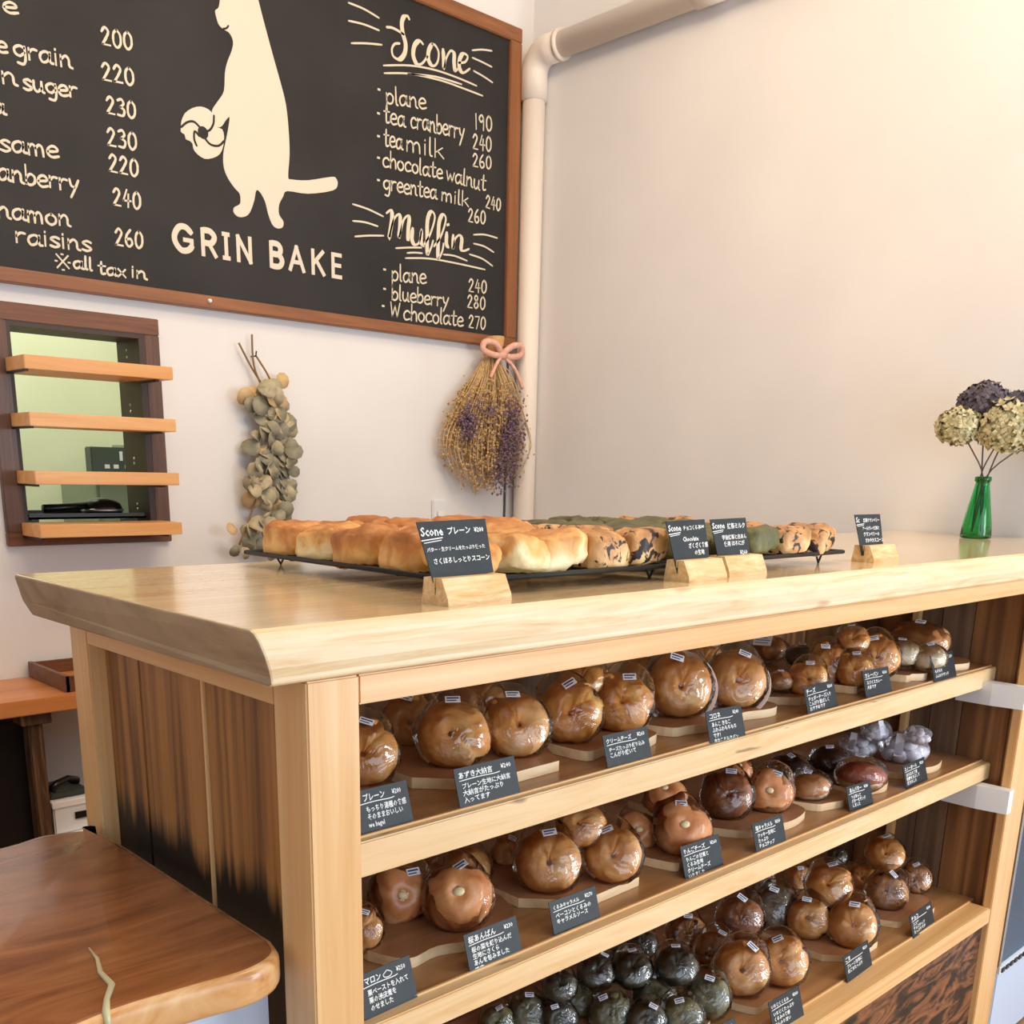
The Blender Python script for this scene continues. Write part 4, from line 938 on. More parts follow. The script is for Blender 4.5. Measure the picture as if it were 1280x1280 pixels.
BREAD = [
(1,(0.307, 0.254, -0.229),0.048,0.045,'plain'),
(1,(0.46, 0.245, -0.224),0.053,0.050,'plain'),
(1,(0.571, 0.221, -0.223),0.050,0.050,'plain'),
(1,(0.487, 0.379, -0.236),0.046,0.043,'plainB'),
(1,(0.664, 0.409, -0.236),0.047,0.041,'plainB'),
(1,(0.692, 0.225, -0.222),0.048,0.052,'cheese'),
(1,(0.818, 0.223, -0.223),0.051,0.050,'cheese'),
(1,(0.774, 0.274, -0.183),0.042,0.030,'cheeseT'),
(1,(0.978, 0.222, -0.214),0.054,0.059,'plain'),
(1,(1.034, 0.347, -0.226),0.049,0.049,'plainB'),
(1,(1.125, 0.201, -0.219),0.052,0.054,'plain'),
(1,(1.312, 0.41, -0.232),0.043,0.041,'plainB'),
(1,(1.572, 0.413, -0.234),0.041,0.037,'loafW'),
(1,(1.308, 0.218, -0.246),0.029,0.026,'roll'),
(1,(1.529, 0.302, -0.233),0.039,0.039,'chocB'),
(1,(1.339, 0.176, -0.24),0.042,0.032,'cheese'),
(1,(1.497, 0.217, -0.231),0.044,0.041,'cheese'),
(1,(1.542, 0.196, -0.181),0.034,0.031,'cheeseT'),
(1,(1.506, 0.166, -0.238),0.040,0.034,'cheese'),
(1,(1.631, 0.181, -0.226),0.046,0.046,'cheese'),
(1,(1.75, 0.18, -0.232),0.044,0.040,'white'),
(1,(1.972, 0.243, -0.228),0.059,0.043,'loaf'),
(1,(1.778, 0.133, -0.235),0.040,0.036,'white'),
(2,(0.389, 0.281, -0.469),0.045,0.045,'nut'),
(2,(0.287, 0.238, -0.483),0.027,0.032,'plain'),
(2,(0.438, 0.203, -0.463),0.049,0.050,'nut'),
(2,(0.57, 0.33, -0.492),0.043,0.035,'plainB'),
(2,(0.643, 0.214, -0.463),0.054,0.050,'plain'),
(2,(0.749, 0.167, -0.463),0.045,0.049,'plain'),
(2,(0.722, 0.221, -0.417),0.046,0.036,'plainT'),
(2,(0.916, 0.25, -0.484),0.038,0.040,'nutB'),
(2,(0.675, 0.333, -0.492),0.033,0.033,'plainB'),
(2,(0.945, 0.172, -0.463),0.048,0.049,'nut'),
(2,(0.965, 0.231, -0.42),0.043,0.032,'nutT'),
(2,(1.174, 0.234, -0.462),0.049,0.049,'choc'),
(2,(1.274, 0.2, -0.467),0.046,0.044,'nut'),
(2,(1.246, 0.256, -0.429),0.028,0.023,'nutT'),
(2,(1.497, 0.289, -0.482),0.047,0.029,'chocB'),
(2,(1.408, 0.187, -0.477),0.044,0.034,'sand'),
(2,(1.625, 0.265, -0.477),0.044,0.033,'chocB'),
(2,(1.573, 0.158, -0.477),0.053,0.033,'sandR'),
(2,(1.795, 0.283, -0.473),0.047,0.037,'bagW'),
(2,(1.843, 0.191, -0.47),0.058,0.040,'bagW'),
(2,(1.791, 0.239, -0.428),0.038,0.023,'bagWB'),
(2,(1.811, 0.148, -0.424),0.032,0.026,'bagWB'),
(3,(0.693, 0.382, -0.848),0.033,0.030,'olive'),
(3,(0.756, 0.357, -0.841),0.041,0.036,'olive'),
(3,(0.872, 0.329, -0.839),0.042,0.038,'olive'),
(3,(0.865, 0.247, -0.838),0.041,0.039,'olive'),
(3,(0.785, 0.305, -0.844),0.033,0.033,'olive'),
(3,(0.982, 0.233, -0.836),0.044,0.041,'olive'),
(3,(1.051, 0.161, -0.834),0.044,0.042,'olive'),
(3,(0.952, 0.148, -0.838),0.042,0.039,'olive'),
(3,(0.897, 0.188, -0.841),0.039,0.036,'olive'),
(3,(1.022, 0.218, -0.779),0.042,0.038,'oliveT'),
(3,(0.946, 0.268, -0.78),0.039,0.037,'oliveT'),
(3,(0.892, 0.311, -0.783),0.037,0.034,'oliveT'),
(3,(0.993, 0.353, -0.79),0.033,0.028,'oliveT'),
(3,(1.064, 0.337, -0.789),0.032,0.028,'oliveT'),
(3,(0.804, 0.326, -0.788),0.033,0.030,'oliveT'),
(3,(1.245, 0.357, -0.831),0.044,0.044,'chip'),
(3,(1.235, 0.276, -0.834),0.041,0.041,'chip'),
(3,(1.394, 0.318, -0.823),0.053,0.051,'oval'),
(3,(1.178, 0.169, -0.82),0.054,0.055,'plain'),
(3,(1.272, 0.134, -0.82),0.048,0.055,'plain'),
(3,(1.5, 0.299, -0.822),0.045,0.052,'grey'),
(3,(1.641, 0.422, -0.846),0.044,0.028,'grey'),
(3,(1.761, 0.381, -0.848),0.033,0.039,'plainB'),
(3,(1.588, 0.212, -0.762),0.050,0.052,'plainT'),
(3,(1.517, 0.217, -0.825),0.044,0.050,'plain'),
(3,(1.558, 0.128, -0.824),0.054,0.051,'plain'),
(3,(1.842, 0.332, -0.788),0.031,0.027,'oliveT'),
(3,(1.909, 0.233, -0.771),0.051,0.043,'plainT'),
(3,(1.818, 0.178, -0.829),0.051,0.045,'chip'),
(3,(1.887, 0.278, -0.845),0.033,0.041,'plainB'),
(3,(1.966, 0.172, -0.833),0.035,0.041,'chip'),
]
CX = {1: [.237, .41, .705, .955, 1.285, 1.513, 1.807], 2: [.226, .416, .589, .926, 1.122, 1.479, 1.742], 3: [.962, 1.159, 1.461, 1.782]}
LOOK = {'plain': 'glossy golden bagel', 'cheese': 'rough cheese-topped bagel', 'loafW': 'bread with white paper label', 'roll': 'small pale-based roll', 'chocB': 'dark chocolate bread', 'white': 'floury white bread',
 'loaf': 'long pale-brown bread', 'nut': 'nut-topped bun', 'choc': 'chocolate-brown bagel', 'sand': 'split brown-topped bun', 'sandR': 'split reddish-topped bun', 'bagW': 'bag of sugar-white cookies',
 'olive': 'dark olive-green bagel', 'chip': 'chocolate-chip bagel', 'oval': 'oval chocolate bagel', 'grey': 'greyish bagel'}
NM = {'roll': 'bread_roll', 'chocB': 'chocolate_bread', 'white': 'white_bread', 'loaf': 'bread_loaf', 'nut': 'nut_bun', 'sand': 'split_bun', 'sandR': 'split_bun', 'bagW': 'cookie_bag', 'loafW': 'wrapped_bread'}
used = {}
items = []
for i, (s, c, rx, ry, k) in enumerate(BREAD):
    role = 'front'
    kk = k
    if k == 'chocB': role = 'mid'
    elif k.endswith('WB'): kk, role = k[:-1], 'back'
    elif k.endswith('T'): kk, role = k[:-1], 'top'
    elif k.endswith('B'): kk, role = k[:-1], 'back'
    items.append([s, Vector(c), rx, ry, kk, role])
camp = Vector((-0.49, -0.86, 0.15))
def card_of(s, x): return min(range(len(CX[s])), key=lambda j: abs(CX[s][j]-x))
keyd = {}
for it in items:
    j = card_of(it[0], it[1].x); it.append(j)
    keyd.setdefault((it[0], j, it[4], it[5]), []).append(it)
ROLE = {'front': 'in front', 'back': 'at back', 'top': 'on top', 'mid': 'mid-pile'}
for (s, j, kk, role), L in keyd.items():
    L.sort(key=lambda q: q[1].x+0.3*q[1].y)
    n = len(L)
    for a, it in enumerate(L):
        cardn = f'{ORD[j]} price card'
        pos = '' if n == 1 else ((', left one', ', right one')[a] if n == 2 else f', {ORD[a]} from left')
        it.append(f'{LOOK[kk]}, {SN[s]} shelf, {ROLE[role]} by {cardn}{pos}')
labels = [it[-1] for it in items]
assert len(set(labels)) == len(labels)
rb = random.Random(11)
for i, (s, c, rx, ry, kk, role, j, label) in enumerate(items):
    mkey = {'loafW': 'roll', 'sand': 'sandtop', 'sandR': 'sandtopR'}.get(kk, kk)
    ring = mkey in ('plain', 'cheese', 'choc', 'olive', 'chip', 'grey', 'oval', 'nut')
    if kk == 'olive' and (role == 'top' or rb.random() < .3): mkey = 'olived'
    me = KM[mkey][i % 4]
    view = (camp-c).normalized()
    if ring: d = Vector((view.x*.75, view.y*.85, {'front': .36, 'back': .35, 'top': .75, 'mid': .7}[role]))
    else: d = Vector((view.x*.25, view.y*.25, 1.0))
    d += Vector((rb.uniform(-.16, .16), rb.uniform(-.12, .12), rb.uniform(-.1, .18)))
    R = d.normalized().to_track_quat('Z', 'Y').to_matrix() @ Matrix.Rotation(rb.uniform(-.35, .35), 3, 'Z')
    sc = (rx+ry)/2/.0482 if ring else rx/.054
    nm = NM.get(kk, 'bagel')
    t = thing(nm, label, 'bread' if nm != 'bagel' else 'bagel', c, R.to_euler(), {'bagel': 'wrapped bagels in the cabinet'}.get(nm, 'wrapped breads in the cabinet'))
    t.scale = (sc, sc, sc)
    link('cookies' if kk == 'bagW' else 'crust', me, t, rot=(0, 0, rb.uniform(-.6, .6) if ring else 0))
    if kk in ('sand', 'sandR'):
        link('bun_base', SANDB, t, (0, 0, -.016))
    if kk == 'nut': link('almond', ALM, t, (0, 0, .036))
    if kk == 'bagW': link('plastic_bag', BAGM, t)
    else:
        bs = (1, 1, 1) if ring else ((1.08, .95, 1.15) if kk != 'loaf' else (1.25, .9, 1.15))
        link('plastic_bag', BAGS[(i*2) % 3], t, scale=bs)
    if kk == 'loafW': link('paper_label', BIGL, t, (-.006, -.024, .046), (.75, 0, .2), (1.25, 1.2, 1))
    elif kk == 'bagW': link('paper_label', wl, t, (-.004, -.030, .026), (1.0, 0, 0), (1, 1.1, 1))
    elif role != 'back' or i % 2:
        if ring: link('price_sticker', STICK, t, (rb.uniform(-.014, .016), .040, .0262), (-.55, .0, rb.uniform(-.5, .5)))
        else: link('price_sticker', STICK, t, (rb.uniform(-.01, .01), .0, .045), (.1, 0, rb.uniform(-.5, .5)))
    if s == 1 and kk == 'plain' and .9 < c.x < 1.2 and role == 'front':
        link('paper_cup', CUPm, t, (0, -.002, -.006))

# ================================================================ PRICE CARDS
def text_mesh(lines):
    """lines: (string, x, z, size) left aligned on a card plane; returns one mesh lying in x-z, facing -y"""
    bm = bmesh.new()
    for s, x, z, size in lines:
        cu = bpy.data.curves.new('lettering', 'FONT'); cu.body = s; cu.size = size; cu.resolution_u = 1; cu.offset = size*0.018
        ob = bpy.data.objects.new('lettering', cu); COL.objects.link(ob)
        dg = bpy.context.evaluated_depsgraph_get(); dg.update()
        me = bpy.data.meshes.new_from_object(ob.evaluated_get(dg))
        k = len(bm.verts); bm.from_mesh(me); bm.verts.ensure_lookup_table()
        for v in bm.verts[k:]: v.co = Vector((x+v.co.x, 0, z+v.co.y))
        bpy.data.objects.remove(ob); bpy.data.curves.remove(cu); bpy.data.meshes.remove(me)
    out = bpy.data.meshes.new('lettering'); bm.to_mesh(out); bm.free(); out.materials.append(M['chalk_white']); return out
W_, H_ = .100, .054
def shelf_text(title, price, body, h=H_, w=W_):
    L = [(title, -w*.45, h*.76, .0108*min(1, 5.4/len(title))), (price, w*.25, h*.78, .0086)]
    z = h*.50
    for q in body: L.append((q, -w*.42, z, .0088*min(1, 9.5/len(q)))); z -= h*.175
    return L
CARDS = [
(1,(0.237, 0.107, -0.283),0.1,0.082,0.054),
(1,(0.41, 0.104, -0.283),-0.6,0.110,0.054),
(1,(0.705, 0.105, -0.283),-1.6,0.103,0.051),
(1,(0.955, 0.097, -0.283),-7.0,0.097,0.053),
(1,(1.285, 0.106, -0.283),3.5,0.122,0.053),
(1,(1.513, 0.108, -0.283),-5.3,0.101,0.055),
(1,(1.807, 0.099, -0.283),0.9,0.118,0.059),
(2,(0.226, 0.088, -0.52),4.4,0.089,0.056),
(2,(0.416, 0.093, -0.52),0.3,0.101,0.053),
(2,(0.589, 0.096, -0.52),-1.0,0.102,0.051),
(2,(0.926, 0.104, -0.52),-2.0,0.107,0.055),
(2,(1.122, 0.093, -0.52),-1.7,0.097,0.054),
(2,(1.479, 0.101, -0.52),-4.1,0.091,0.051),
(2,(1.742, 0.104, -0.52),2.3,0.117,0.052),
(3,(0.962, 0.056, -0.881),-5.2,0.094,0.060),
(3,(1.159, 0.041, -0.881),-1.1,0.107,0.060),
(3,(1.461, 0.052, -0.881),3.3,0.120,0.056),
(3,(1.782, 0.059, -0.881),5.4,0.127,0.053),
]
CT = [('プレーン', '¥200', ['もっちり湯種の食感', 'そのままおいしい', 'we bagel']), ('あずき大納言', '¥240', ['プレーン生地に大納言', '大納言がたっぷり', '入ってます']), ('クリームチーズ', '¥260', ['チーズたっぷり練り込み', 'こんがり焼いて']), ('コロネ', '¥240', ['あんこ きなこ', 'ふわふわもちもち', 'です！', 'きなこミルクパン']),
 ('チーズ', '¥260', ['チェダーチーズ入り', 'こんがり香ばしく', 'おすすめです']), ('カレーパン', '¥260', ['スパイスカレー', '人気です']), ('白パン', '¥220', ['やさしい食感', 'もちもち', 'ふんわりサンド']),
 ('マロン', '¥250', ['栗ペーストを入れて', '栗の渋皮煮を', 'のせました']), ('桜あんぱん', '¥230', ['桜の葉を練り込んだ', '生地にさくら', 'あんを包みました', 'です']), ('くるみキャラメル', '¥270', ['ベーコンとくるみの', 'キャラメルソース']), ('りんごチーズ', '¥260', ['りんごの甘煮と', 'くるみ生地', 'クリームチーズ', 'いりました']),
 ('塩キャラメル', '¥250', ['クッキー生地に', 'たっぷり', 'チョコチップ']), ('あんバター', '¥280', ['つぶあんと', 'バターをサンド', 'しました']), ('スノーボール', '¥220', ['ほろほろ食感', '粉糖をまぶして', '焼きました']),
 ('抹茶ミルク', '¥240', ['抹茶生地に', '大納言', 'ミルクあん']), ('いちじくくるみ', '¥260', ['いちじくたっぷり', 'くるみの食感', 'ほんのり甘い']), ('ごま', '¥220', ['プレーン生地に', '白ごまたっぷり']), ('チョコ', '¥240', ['ココア', 'チョコチップ', 'たっぷりです'])]
RD = {1: 'plain', 2: 'red bean', 3: 'cheese', 4: 'bread'}
cc = {}
for k, (s, c, ang, w, h) in enumerate(CARDS):
    cc[s] = cc.get(s, -1)+1
    ti, pr, body = CT[k]
    a = math.radians(max(-3, min(3, ang)))
    t = thing('price_card', f'black {pr[1:]} yen card on the {SN[s]} shelf front, {ORD[cc[s]]} from left', 'price card', c, (math.radians(-17), 0, a), f'price cards on the {SN[s]} shelf')
    link('card', MB().box(-w/2, w/2, 0, .0012, 0, h/.98).mesh('card', M['card']), t)
    tm = text_mesh(shelf_text(ti, pr, body, h, min(w, .104)))
    link('lettering', tm, t, (0, -.0004, 0), scale=(w/.104, 1, 1))
    ul = MB().ribbon(smooth_pts([(-w*.44, h*.70), (-w*.15, h*.715), (w*.12, h*.70), (w*.22, h*.715)], 3), .0011, -.0002, .0004)
    if k == 7:
        ul.ribbon(smooth_pts([(.004, h*.90), (-.003, h*.82), (.000, h*.75), (.008, h*.75), (.011, h*.82), (.004, h*.90)], 4), .0011, -.0002, .0004)
    link('underline', ul.mesh('underline', M['chalk_white']), t)
    link('foot', MB().prism([(0.0012, 0), (.022, .0065), (.0012, h*.7)], -.006, .006, axis='x').mesh('foot', M['card']), t)

# cards in birch blocks on the worktop
def block_card(k, bl, br, bk, cx, tilt, lines, label, cw=.114, ch=.074):
    bl = Vector(bl); br = Vector(br); w = (br-bl).length; ang = math.atan2(br.y-bl.y, br.x-bl.x)
    dpt = .046; H = .031
    t = thing('card_holder', 'small birch block under the '+label.replace('headed Scone ', '')[:200], 'card holder', bl, (0, 0, ang), 'birch card holders on the worktop')
    b = MB().prism([(0, 0), (dpt, 0), (dpt-.004, H), (.024, H), (.024, .012), (.0215, .012), (.0215, H), (.012, H), (.001, .008)], 0, w, axis='x')
    link('block', b.mesh('block', M['block']), t)
    dirx = Vector((math.cos(ang), math.sin(ang), 0)); diry = Vector((-math.sin(ang), math.cos(ang), 0))
    base = bl+dirx*cx+diry*.0227+Vector((0, 0, .0125))
    c = thing('price_card', label, 'price card', base, (math.radians(-13), math.radians(tilt), ang), 'price cards on the worktop')
    b = MB(); b.prism([(-cw*.38, .0), (-cw*.30, .0), (-cw*.30, .013), (cw*.50, .019), (cw*.5, ch+.012), (-cw*.5, ch+.012)], -.0006, .0006, axis='y')
    link('card', b.mesh('card', M['card']), c)
    link('lettering', text_mesh([(s_, x*cw, .012+z*ch, sz) for s_, x, z, sz in lines]), c, (0, -.0010, 0))
    ul = MB(); ul.ribbon([(-cw*.47, .012+ch*.70), (-cw*.18, .012+ch*.73)], .0016, -.0007, .0004); ul.ribbon([(-cw*.44, .012+ch*.66), (-cw*.2, .012+ch*.69)], .0012, -.0007, .0004)
    link('underline', ul.mesh('underline', M['chalk_white']), c)
block_card(0, (.268, .030, 0), (.374, .036, 0), None, .045, -1, [('Scone', -.47, .77, .0145), ('プレーン', -.10, .78, .0098), ('¥200', .30, .79, .0078), ('バター・生クリームをたっぷり使った', -.42, .52, .0056), ('さくほろしっとりスコーン', -.36, .32, .0078)], 'black card headed Scone priced 200 yen, nearest', .112, .072)
block_card(1, (.732, .037, 0), (.831, .040, 0), None, .038, -1, [('Scone', -.47, .77, .013), ('チョコくるみ', -.10, .78, .0075), ('¥240', .32, .80, .0065), ('Chocolate', -.14, .52, .0095), ('ざくざく食感', -.02, .36, .0085), ('の生地', .12, .2, .0085)], 'black card headed Scone, left of the middle pair', .098, .064)
block_card(2, (.856, .053, 0), (.955, .050, 0), None, .040, -1, [('Scone', -.47, .77, .013), ('抹茶ミルク', -.06, .76, .0095), ('宇治抹茶と白あん', -.24, .50, .0080), ('使用 ほろにが', -.20, .34, .0085), ('¥260', .22, .1, .0095)], 'black card headed Scone, right of the middle pair', .092, .064)
block_card(3, (1.334, .063, 0), (1.435, .064, 0), None, .032, 0, [('Sc', -.47, .77, .014), ('紅茶クランベリー', -.20, .78, .0080), ('アールグレイ紅茶と', -.26, .55, .0075), ('クランベリーの', -.24, .37, .009), ('さわやかスコーン', -.2, .19, .009)], 'black card standing alone near the green bottle', .100, .064)

# ================================================================ SCONES ON THE COOLING RACKS
def rack(x0, x1, y0, y1, label):
    t = thing('cooling_rack', label, 'rack', ((x0+x1)/2, (y0+y1)/2, 0), group='black cooling racks on the worktop')
    z = .021
    part('rim', MB().tube([(x0, y0, z), (x1, y0, z), (x1, y1, z), (x0, y1, z), (x0, y0, z)], .0036, 8), M['iron'], t, True)
    b = MB(); n = int((x1-x0)/.012)
    for k in range(1, n): x = x0+(x1-x0)*k/n; b.tube([(x, y0, z), (x, y1, z)], .0013, 5)
    for k in range(1, 4): y = y0+(y1-y0)*k/4; b.tube([(x0, y, z-.003), (x1, y, z-.003)], .002, 5)
    part('wires', b, M['iron'], t, stuff=True)
    for x in (x0+.05, x1-.05):
        for y in (y0+.02, y1-.02): part('leg', MB().tube([(x-.012, y, z), (x, y, .002), (x+.012, y, z)], .0022, 6), M['iron'], t, True)
rack(.335, .775, .085, .600, 'black wire cooling rack of plain scones at the left of the worktop')
rack(.790, 1.275, .095, .600, 'black wire cooling rack of dark scones behind the two cards')
SCM = {}
for mk_, kind in (('s_plain', 'plain'), ('s_brown', 'brown'), ('s_choc', 'choc'), ('s_green', 'green')):
    SCM[kind] = [ball_bread(.0465, .0465, .026, s+20, .0075, 26, sub=4, sq=.50, flat=-.8).mesh('scone', M[mk_], True) for s in (1, 2, 3)]
LS = {'plain': 'pale cracked plain scone', 'brown': 'browned plain scone', 'choc': 'scone with chocolate chunks', 'green': 'dark green tea scone'}
cols1 = [.382, .462, .545, .630, .715]; rows = [.135, .235, .335, .435, .535]
cols2 = [.835, .930, 1.025, 1.120, 1.215]
RN = ['front', 'second', 'middle', 'fourth', 'back']
rs = random.Random(5)
for ri, cols in enumerate((cols1, cols2)):
    for a, x in enumerate(cols):
        for q, y in enumerate(rows):
            if ri == 0: kind = ('brown' if (q > 2 or (a == 0 and q < 3)) else 'plain') if a < 3 else ('choc' if q < 2 else 'brown')
            else: kind = 'choc' if (a >= 3 and q < 2) or a == 4 else 'green'
            if ri == 0 and q == 0 and a in (1, 2): kind = 'plain'
            if ri == 0 and a == 0 and q == 3: kind = 'plain'
            z = .0235+(.022 if ri == 0 else .020)+rs.uniform(-.001, .003)
            o = link('scone', SCM[kind][rs.randrange(3)], None, (x+rs.uniform(-.004, .004), y+rs.uniform(-.005, .005), z), (rs.uniform(-.13, .13), rs.uniform(-.13, .13), rs.choice((0, 1.57, 3.14, 4.71))+rs.uniform(-.15, .15)), (rs.uniform(.84, .93) if ri == 0 else rs.uniform(.88, .98), rs.uniform(.88, 1.0), rs.uniform(.86, 1.16) if ri == 0 else rs.uniform(.76, .98)))
            o['label'] = f"{LS[kind]} on the {'left' if ri == 0 else 'right'} rack, {RN[q]} row, {ORD[a]} from the left"; o['category'] = 'scone'; o['group'] = 'scones on the cooling racks'

# ================================================================ BOTTLE OF HYDRANGEAS
BX, BYY = 2.403, .320
t = thing('green_bottle', 'green glass bottle holding dried hydrangeas at the far end of the worktop', 'bottle', (BX, BYY, 0))
outer = [(.034, 0.001), (.0395, .003), (.040, .010), (.037, .040), (.030, .080), (.0235, .115), (.019, .140), (.0175, .150), (.0195, .151), (.0205, .156), (.0195, .163), (.0165, .164)]
inner = [(.0145, .163), (.0155, .14), (.0205, .114), (.027, .079), (.034, .040), (.0365, .012), (.030, .006)]
b = MB().lathe(outer+inner, BX, BYY, 40, cap=True)
part('glass', b, M['green_glass'], t, True)
part('lip_ring', MB().lathe([(.0199, .150), (.0212, .153), (.0212, .160), (.0199, .163)], BX, BYY, 40, cap=False), M['green_glass'], t, True)
Rh = Vector((.730, -.683, 0)); Fh = Vector((.683, .730, 0))
def petals(c, r, n, seed, pw, mb):
    rnd = random.Random(seed)
    for i in range(n):
        zc = 1-2*(i+.5)/n; th = i*2.39996
        d = Vector((math.sqrt(1-zc*zc)*math.cos(th), math.sqrt(1-zc*zc)*math.sin(th), zc))
        p = c+Vector((d.x*r, d.y*r, d.z*r*.82))*rnd.uniform(.82, 1.06)
        a = d.cross(Vector((0.1, .2, 1))).normalized(); bb = d.cross(a).normalized(); ph = rnd.uniform(0, 2)
        for q in range(4):
            an = ph+q*PI/2; e = a*math.cos(an)+bb*math.sin(an); f = d.cross(e).normalized()
            s_ = pw*rnd.uniform(.8, 1.2); up = d*s_*rnd.uniform(.1, .5)
            o = len(mb.v)
            mb.v += [tuple(p), tuple(p+e*s_*.55+f*s_*.45+up*.3), tuple(p+e*s_*1.05+up), tuple(p+e*s_*.55-f*s_*.45+up*.3)]
            mb.f.append((o, o+1, o+2, o+3)); mb.mi.append(0)
            mb.v += [tuple(Vector(v_)-d*.0007) for v_ in mb.v[o:o+4]]; mb.f.append((o+7, o+6, o+5, o+4)); mb.mi.append(0)
for k, (a, f, z, r, mt, lb) in enumerate(((.030, -.03, .292, .080, 'hyd_cream', 'large cream dried hydrangea head in the middle of the green bottle'), (-.012, .03, .350, .066, 'hyd_dark', 'plum-grey dried hydrangea head rising at the top of the bottle bunch'),
     (-.088, -.005, .290, .054, 'hyd_cream', 'small cream dried hydrangea head at the left of the bottle bunch'), (.150, .01, .280, .070, 'hyd_cream', 'cream dried hydrangea head at the right of the bottle bunch'),
     (.085, .035, .335, .056, 'hyd_dark', 'dark dried hydrangea head behind the large cream one'))):
    c = Vector((BX, BYY, z))+Rh*a+Fh*f
    t = thing('dried_hydrangea', lb, 'flower', (BX, BYY, .012), group='dried hydrangeas in the green bottle')
    b = MB(); petals(c, r, 150, k+1, .0145, b); petals(c, r*.72, 70, k+9, .015, b)
    if k == 0: pass
    part('petals', b, M[mt], t, stuff=True)
    foot = Vector((BX, BYY, .014))-Rh*.012*(1 if a > 0 else -1)
    mid = Vector((BX, BYY, .158))+Rh*(.008*(k-2)*.6)
    part('stem', MB().tube(smooth_pts([foot, mid, mid.lerp(c, .5)+Vector((0, 0, .01)), c], 4), .0021, 6), M['stem_dark'], t, True)

# ================================================================ DRIED BUNCHES ON THE WALL
t = thing('eucalyptus_bunch', 'bunch of dried round-leaved eucalyptus hanging on the wall right of the hatch', 'dried flowers', (1.336, 2.28, .45))
part('hook', MB().tube([(1.345, YA, .50), (1.345, YA-.03, .50), (1.345, YA-.034, .515)], .0025, 6), M['iron'], t, True)
re_ = random.Random(4)
stems = []
for pts in ([(1.288, 2.27, .535), (1.33, 2.265, .46), (1.392, 2.255, .36), (1.40, 2.25, .25), (1.37, 2.24, .1), (1.34, 2.24, -.10)],
            [(1.337, 2.27, .565), (1.335, 2.262, .47), (1.362, 2.255, .38), (1.37, 2.25, .20), (1.31, 2.24, .05), (1.24, 2.24, -.10)],
            [(1.35, 2.27, .50), (1.40, 2.26, .41), (1.385, 2.255, .30), (1.43, 2.25, .12), (1.41, 2.24, -.06)]):
    P = smooth_pts(pts, 5); stems.append(P)
    part('stem', MB().tube(P, [.0032]*len(P), 6), M['stem'], t, True)
def leaf_mesh(seed, mat):
    b = MB(); n = 10
    b.v.append((0, .0, 0)); rnd = random.Random(seed); cup = rnd.uniform(.15, .5)
    for i in range(n):
        a = 2*PI*i/n; r = .026*(1+.12*math.cos(a-PI/2))
        b.v.append((r*math.cos(a)*.92, .020+r*math.sin(a), cup*r*abs(math.cos(a))+.004*math.sin(2*a+seed)))
    b.v[0] = (0, .020, 0)
    for i in range(n): b.f.append((0, 1+i, 1+(i+1) % n)); b.mi.append(0)
    o = len(b.v); b.v += [(x, y, z-.0008) for x, y, z in b.v[:o]]
    b.f += [tuple(o+i for i in f)[::-1] for f in b.f[:n]]; b.mi += [0]*n
    for i in range(n): j = 1+(i+1) % n; b.f.append((1+i, o+1+i, o+j, j)); b.mi.append(0)
    return b.mesh('leaf', M[mat], True)
LM = [leaf_mesh(s, m_) for s, m_ in ((1, 'olive_dry'), (2, 'olive_dry'), (3, 'olive_dark'), (4, 'olive_dark'), (5, 'tan_leaf'))]
org = Vector((1.336, 2.28, .45))
NL = 130
for k in range(NL):
    P = stems[k % 3]; u = re_.uniform(.33, 1.0); f_ = u*(len(P)-1); i0 = min(int(f_), len(P)-2)
    p = P[i0].lerp(P[i0+1], f_-i0)
    side = re_.uniform(-PI, PI)
    d = Vector((math.cos(side), -.35-abs(re_.gauss(0, .3)), math.sin(side)-.3)).normalized()
    spread = .012+(.025+.045*u)*re_.random(); d.x -= .25
    pos = p+Vector((d.x*spread, -abs(d.y)*.02, d.z*spread))
    pos.y = min(pos.y, 2.262)
    nrm = Vector((re_.uniform(-.7, .5), -1, re_.uniform(-.5, .7))).normalized()
    q = nrm.to_track_quat('Z', 'Y').to_matrix() @ Matrix.Rotation(re_.uniform(0, 6.28), 3, 'Z')
    zz = pos.z
    me = LM[4] if (zz > .33 and k % 2) or k % 11 == 0 else LM[re_.randrange(4)]
    s_ = re_.uniform(.8, 1.3)
    link('leaf', me, t, pos-org, q.to_euler(), (s_, s_, s_))
me = LM[4]; link('leaf', me, t, Vector((1.425, 2.24, .405))-org, Vector((-.1, -1, .1)).to_track_quat('Z', 'Y').to_euler(), (1.0, 1.0, 1.0))

t = thing('dried_bouquet', 'upside-down bouquet of straw and purple dried flowers tied with a pink bow', 'dried flowers', (2.39, 2.27, .60))
r2 = random.Random(8)
part('stem_end', MB().tube([(2.393, 2.255, .655), (2.393, 2.252, .625), (2.392, 2.25, .58)], [.040, .034, .024], 14), M['kraft'], t, True)
b = MB(); bf = MB(); bp_ = MB()
def blob(mb, p, s_):
    o = len(mb.v)
    mb.v += [tuple(p+Vector(q)*s_) for q in ((1, 0, 0), (-1, 0, 0), (0, 1, 0), (0, -1, 0), (0, 0, 1), (0, 0, -1))]
    for f in ((0, 2, 4), (2, 1, 4), (1, 3, 4), (3, 0, 4), (2, 0, 5), (1, 2, 5), (3, 1, 5), (0, 3, 5)): mb.f.append(tuple(o+i for i in f)); mb.mi.append(0)
def env(z):   # half width of the bunch at a height
    u = (.60-z)/.56
    return .205*min(1, (u*1.75)**.85)*(1-max(0, (u-.62)/.42)**1.7)+.012
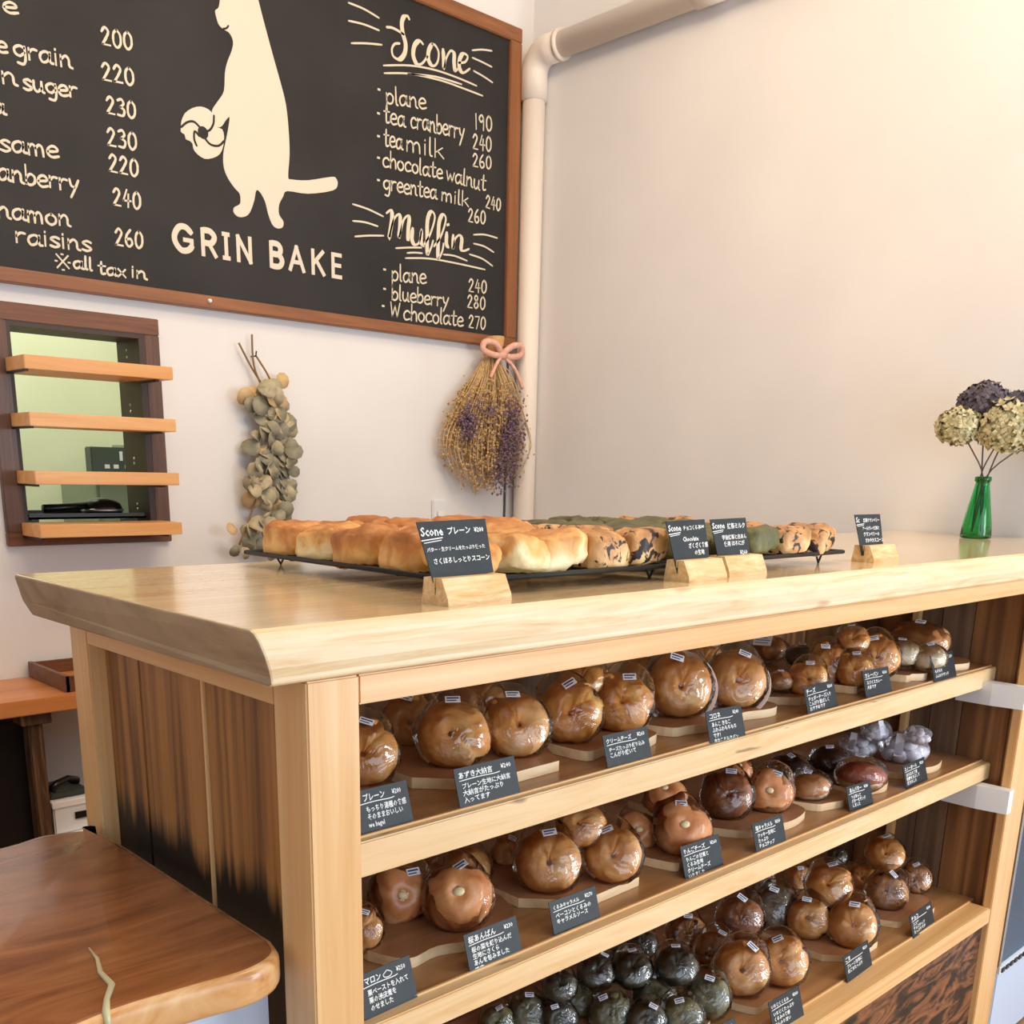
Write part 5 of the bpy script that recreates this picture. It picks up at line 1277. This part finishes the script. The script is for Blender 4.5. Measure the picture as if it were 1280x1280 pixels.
for k in range(210):
    a = r2.uniform(-1, 1); zend = r2.uniform(.06, .42); pts = []
    dep = r2.uniform(-.085, .01)
    for q in range(6):
        u = q/5; z = .60+(zend-.60)*u
        pts.append(Vector((2.37-.05*u+a*env(z)*1.02, 2.25+dep*math.sin(min(1, u*1.4)*PI/2), z))+Vector((r2.uniform(-.006, .006), r2.uniform(-.004, .004), 0))*u)
    b.tube(smooth_pts(pts, 2), [.0019]+[.0016]*20 if False else .0016, 4)
    for q in range(14):
        p = pts[3].lerp(pts[5], r2.random())+Vector((r2.gauss(0, .012), r2.gauss(0, .008), r2.gauss(0, .014))); p.y = min(p.y, 2.272)
        blob(bf, p, r2.uniform(.004, .0072))
for cx_, cz_, sx_, sz_, n in ((2.18, .335, .035, .055, 260), (2.41, .29, .055, .09, 460), (2.36, .16, .05, .06, 260), (2.27, .38, .05, .04, 60)):
    for k in range(n):
        p = Vector((cx_+r2.gauss(0, sx_*.6), 2.150+r2.gauss(0, .014)+.01, cz_+r2.gauss(0, sz_*.7)))
        if abs(p.x-2.32) > env(p.z)+.01: continue
        blob(bp_, p, r2.uniform(.004, .0075))
part('stems', b, M['straw'], t, True, stuff=True)
part('tiny_flowers', bf, M['straw_flower'], t, stuff=True)
part('purple_flowers', bp_, M['purple'], t, stuff=True, label='purple flower sprays')
rb_ = MB()
for sx in (-1, 1):
    P = smooth_pts([(2.395, 2.215, .590), (2.395+sx*.045, 2.200, .625), (2.395+sx*.095, 2.205, .628), (2.395+sx*.100, 2.21, .600), (2.395+sx*.05, 2.205, .585), (2.395, 2.212, .588)], 5)
    rb_.tube(P, .012, 8)
part('bow', rb_, M['ribbon'], t, True, label='pink ribbon bow')
part('bow_knot', MB().tube([(2.378, 2.212, .590), (2.412, 2.212, .588)], .016, 10), M['ribbon'], t, True)
part('ribbon_tail', MB().tube(smooth_pts([(2.41, 2.21, .58), (2.45, 2.195, .54), (2.49, 2.19, .47)], 5), [.007]*11, 6), M['ribbon'], t, True)
part('ribbon_tail', MB().tube(smooth_pts([(2.385, 2.21, .58), (2.35, 2.195, .55), (2.315, 2.19, .50)], 5), [.007]*11, 6), M['ribbon'], t, True)
part('tie', MB().lathe([(.036, .578), (.040, .586), (.036, .596)], 2.392, 2.25, 20), M['ribbon'], t, True)
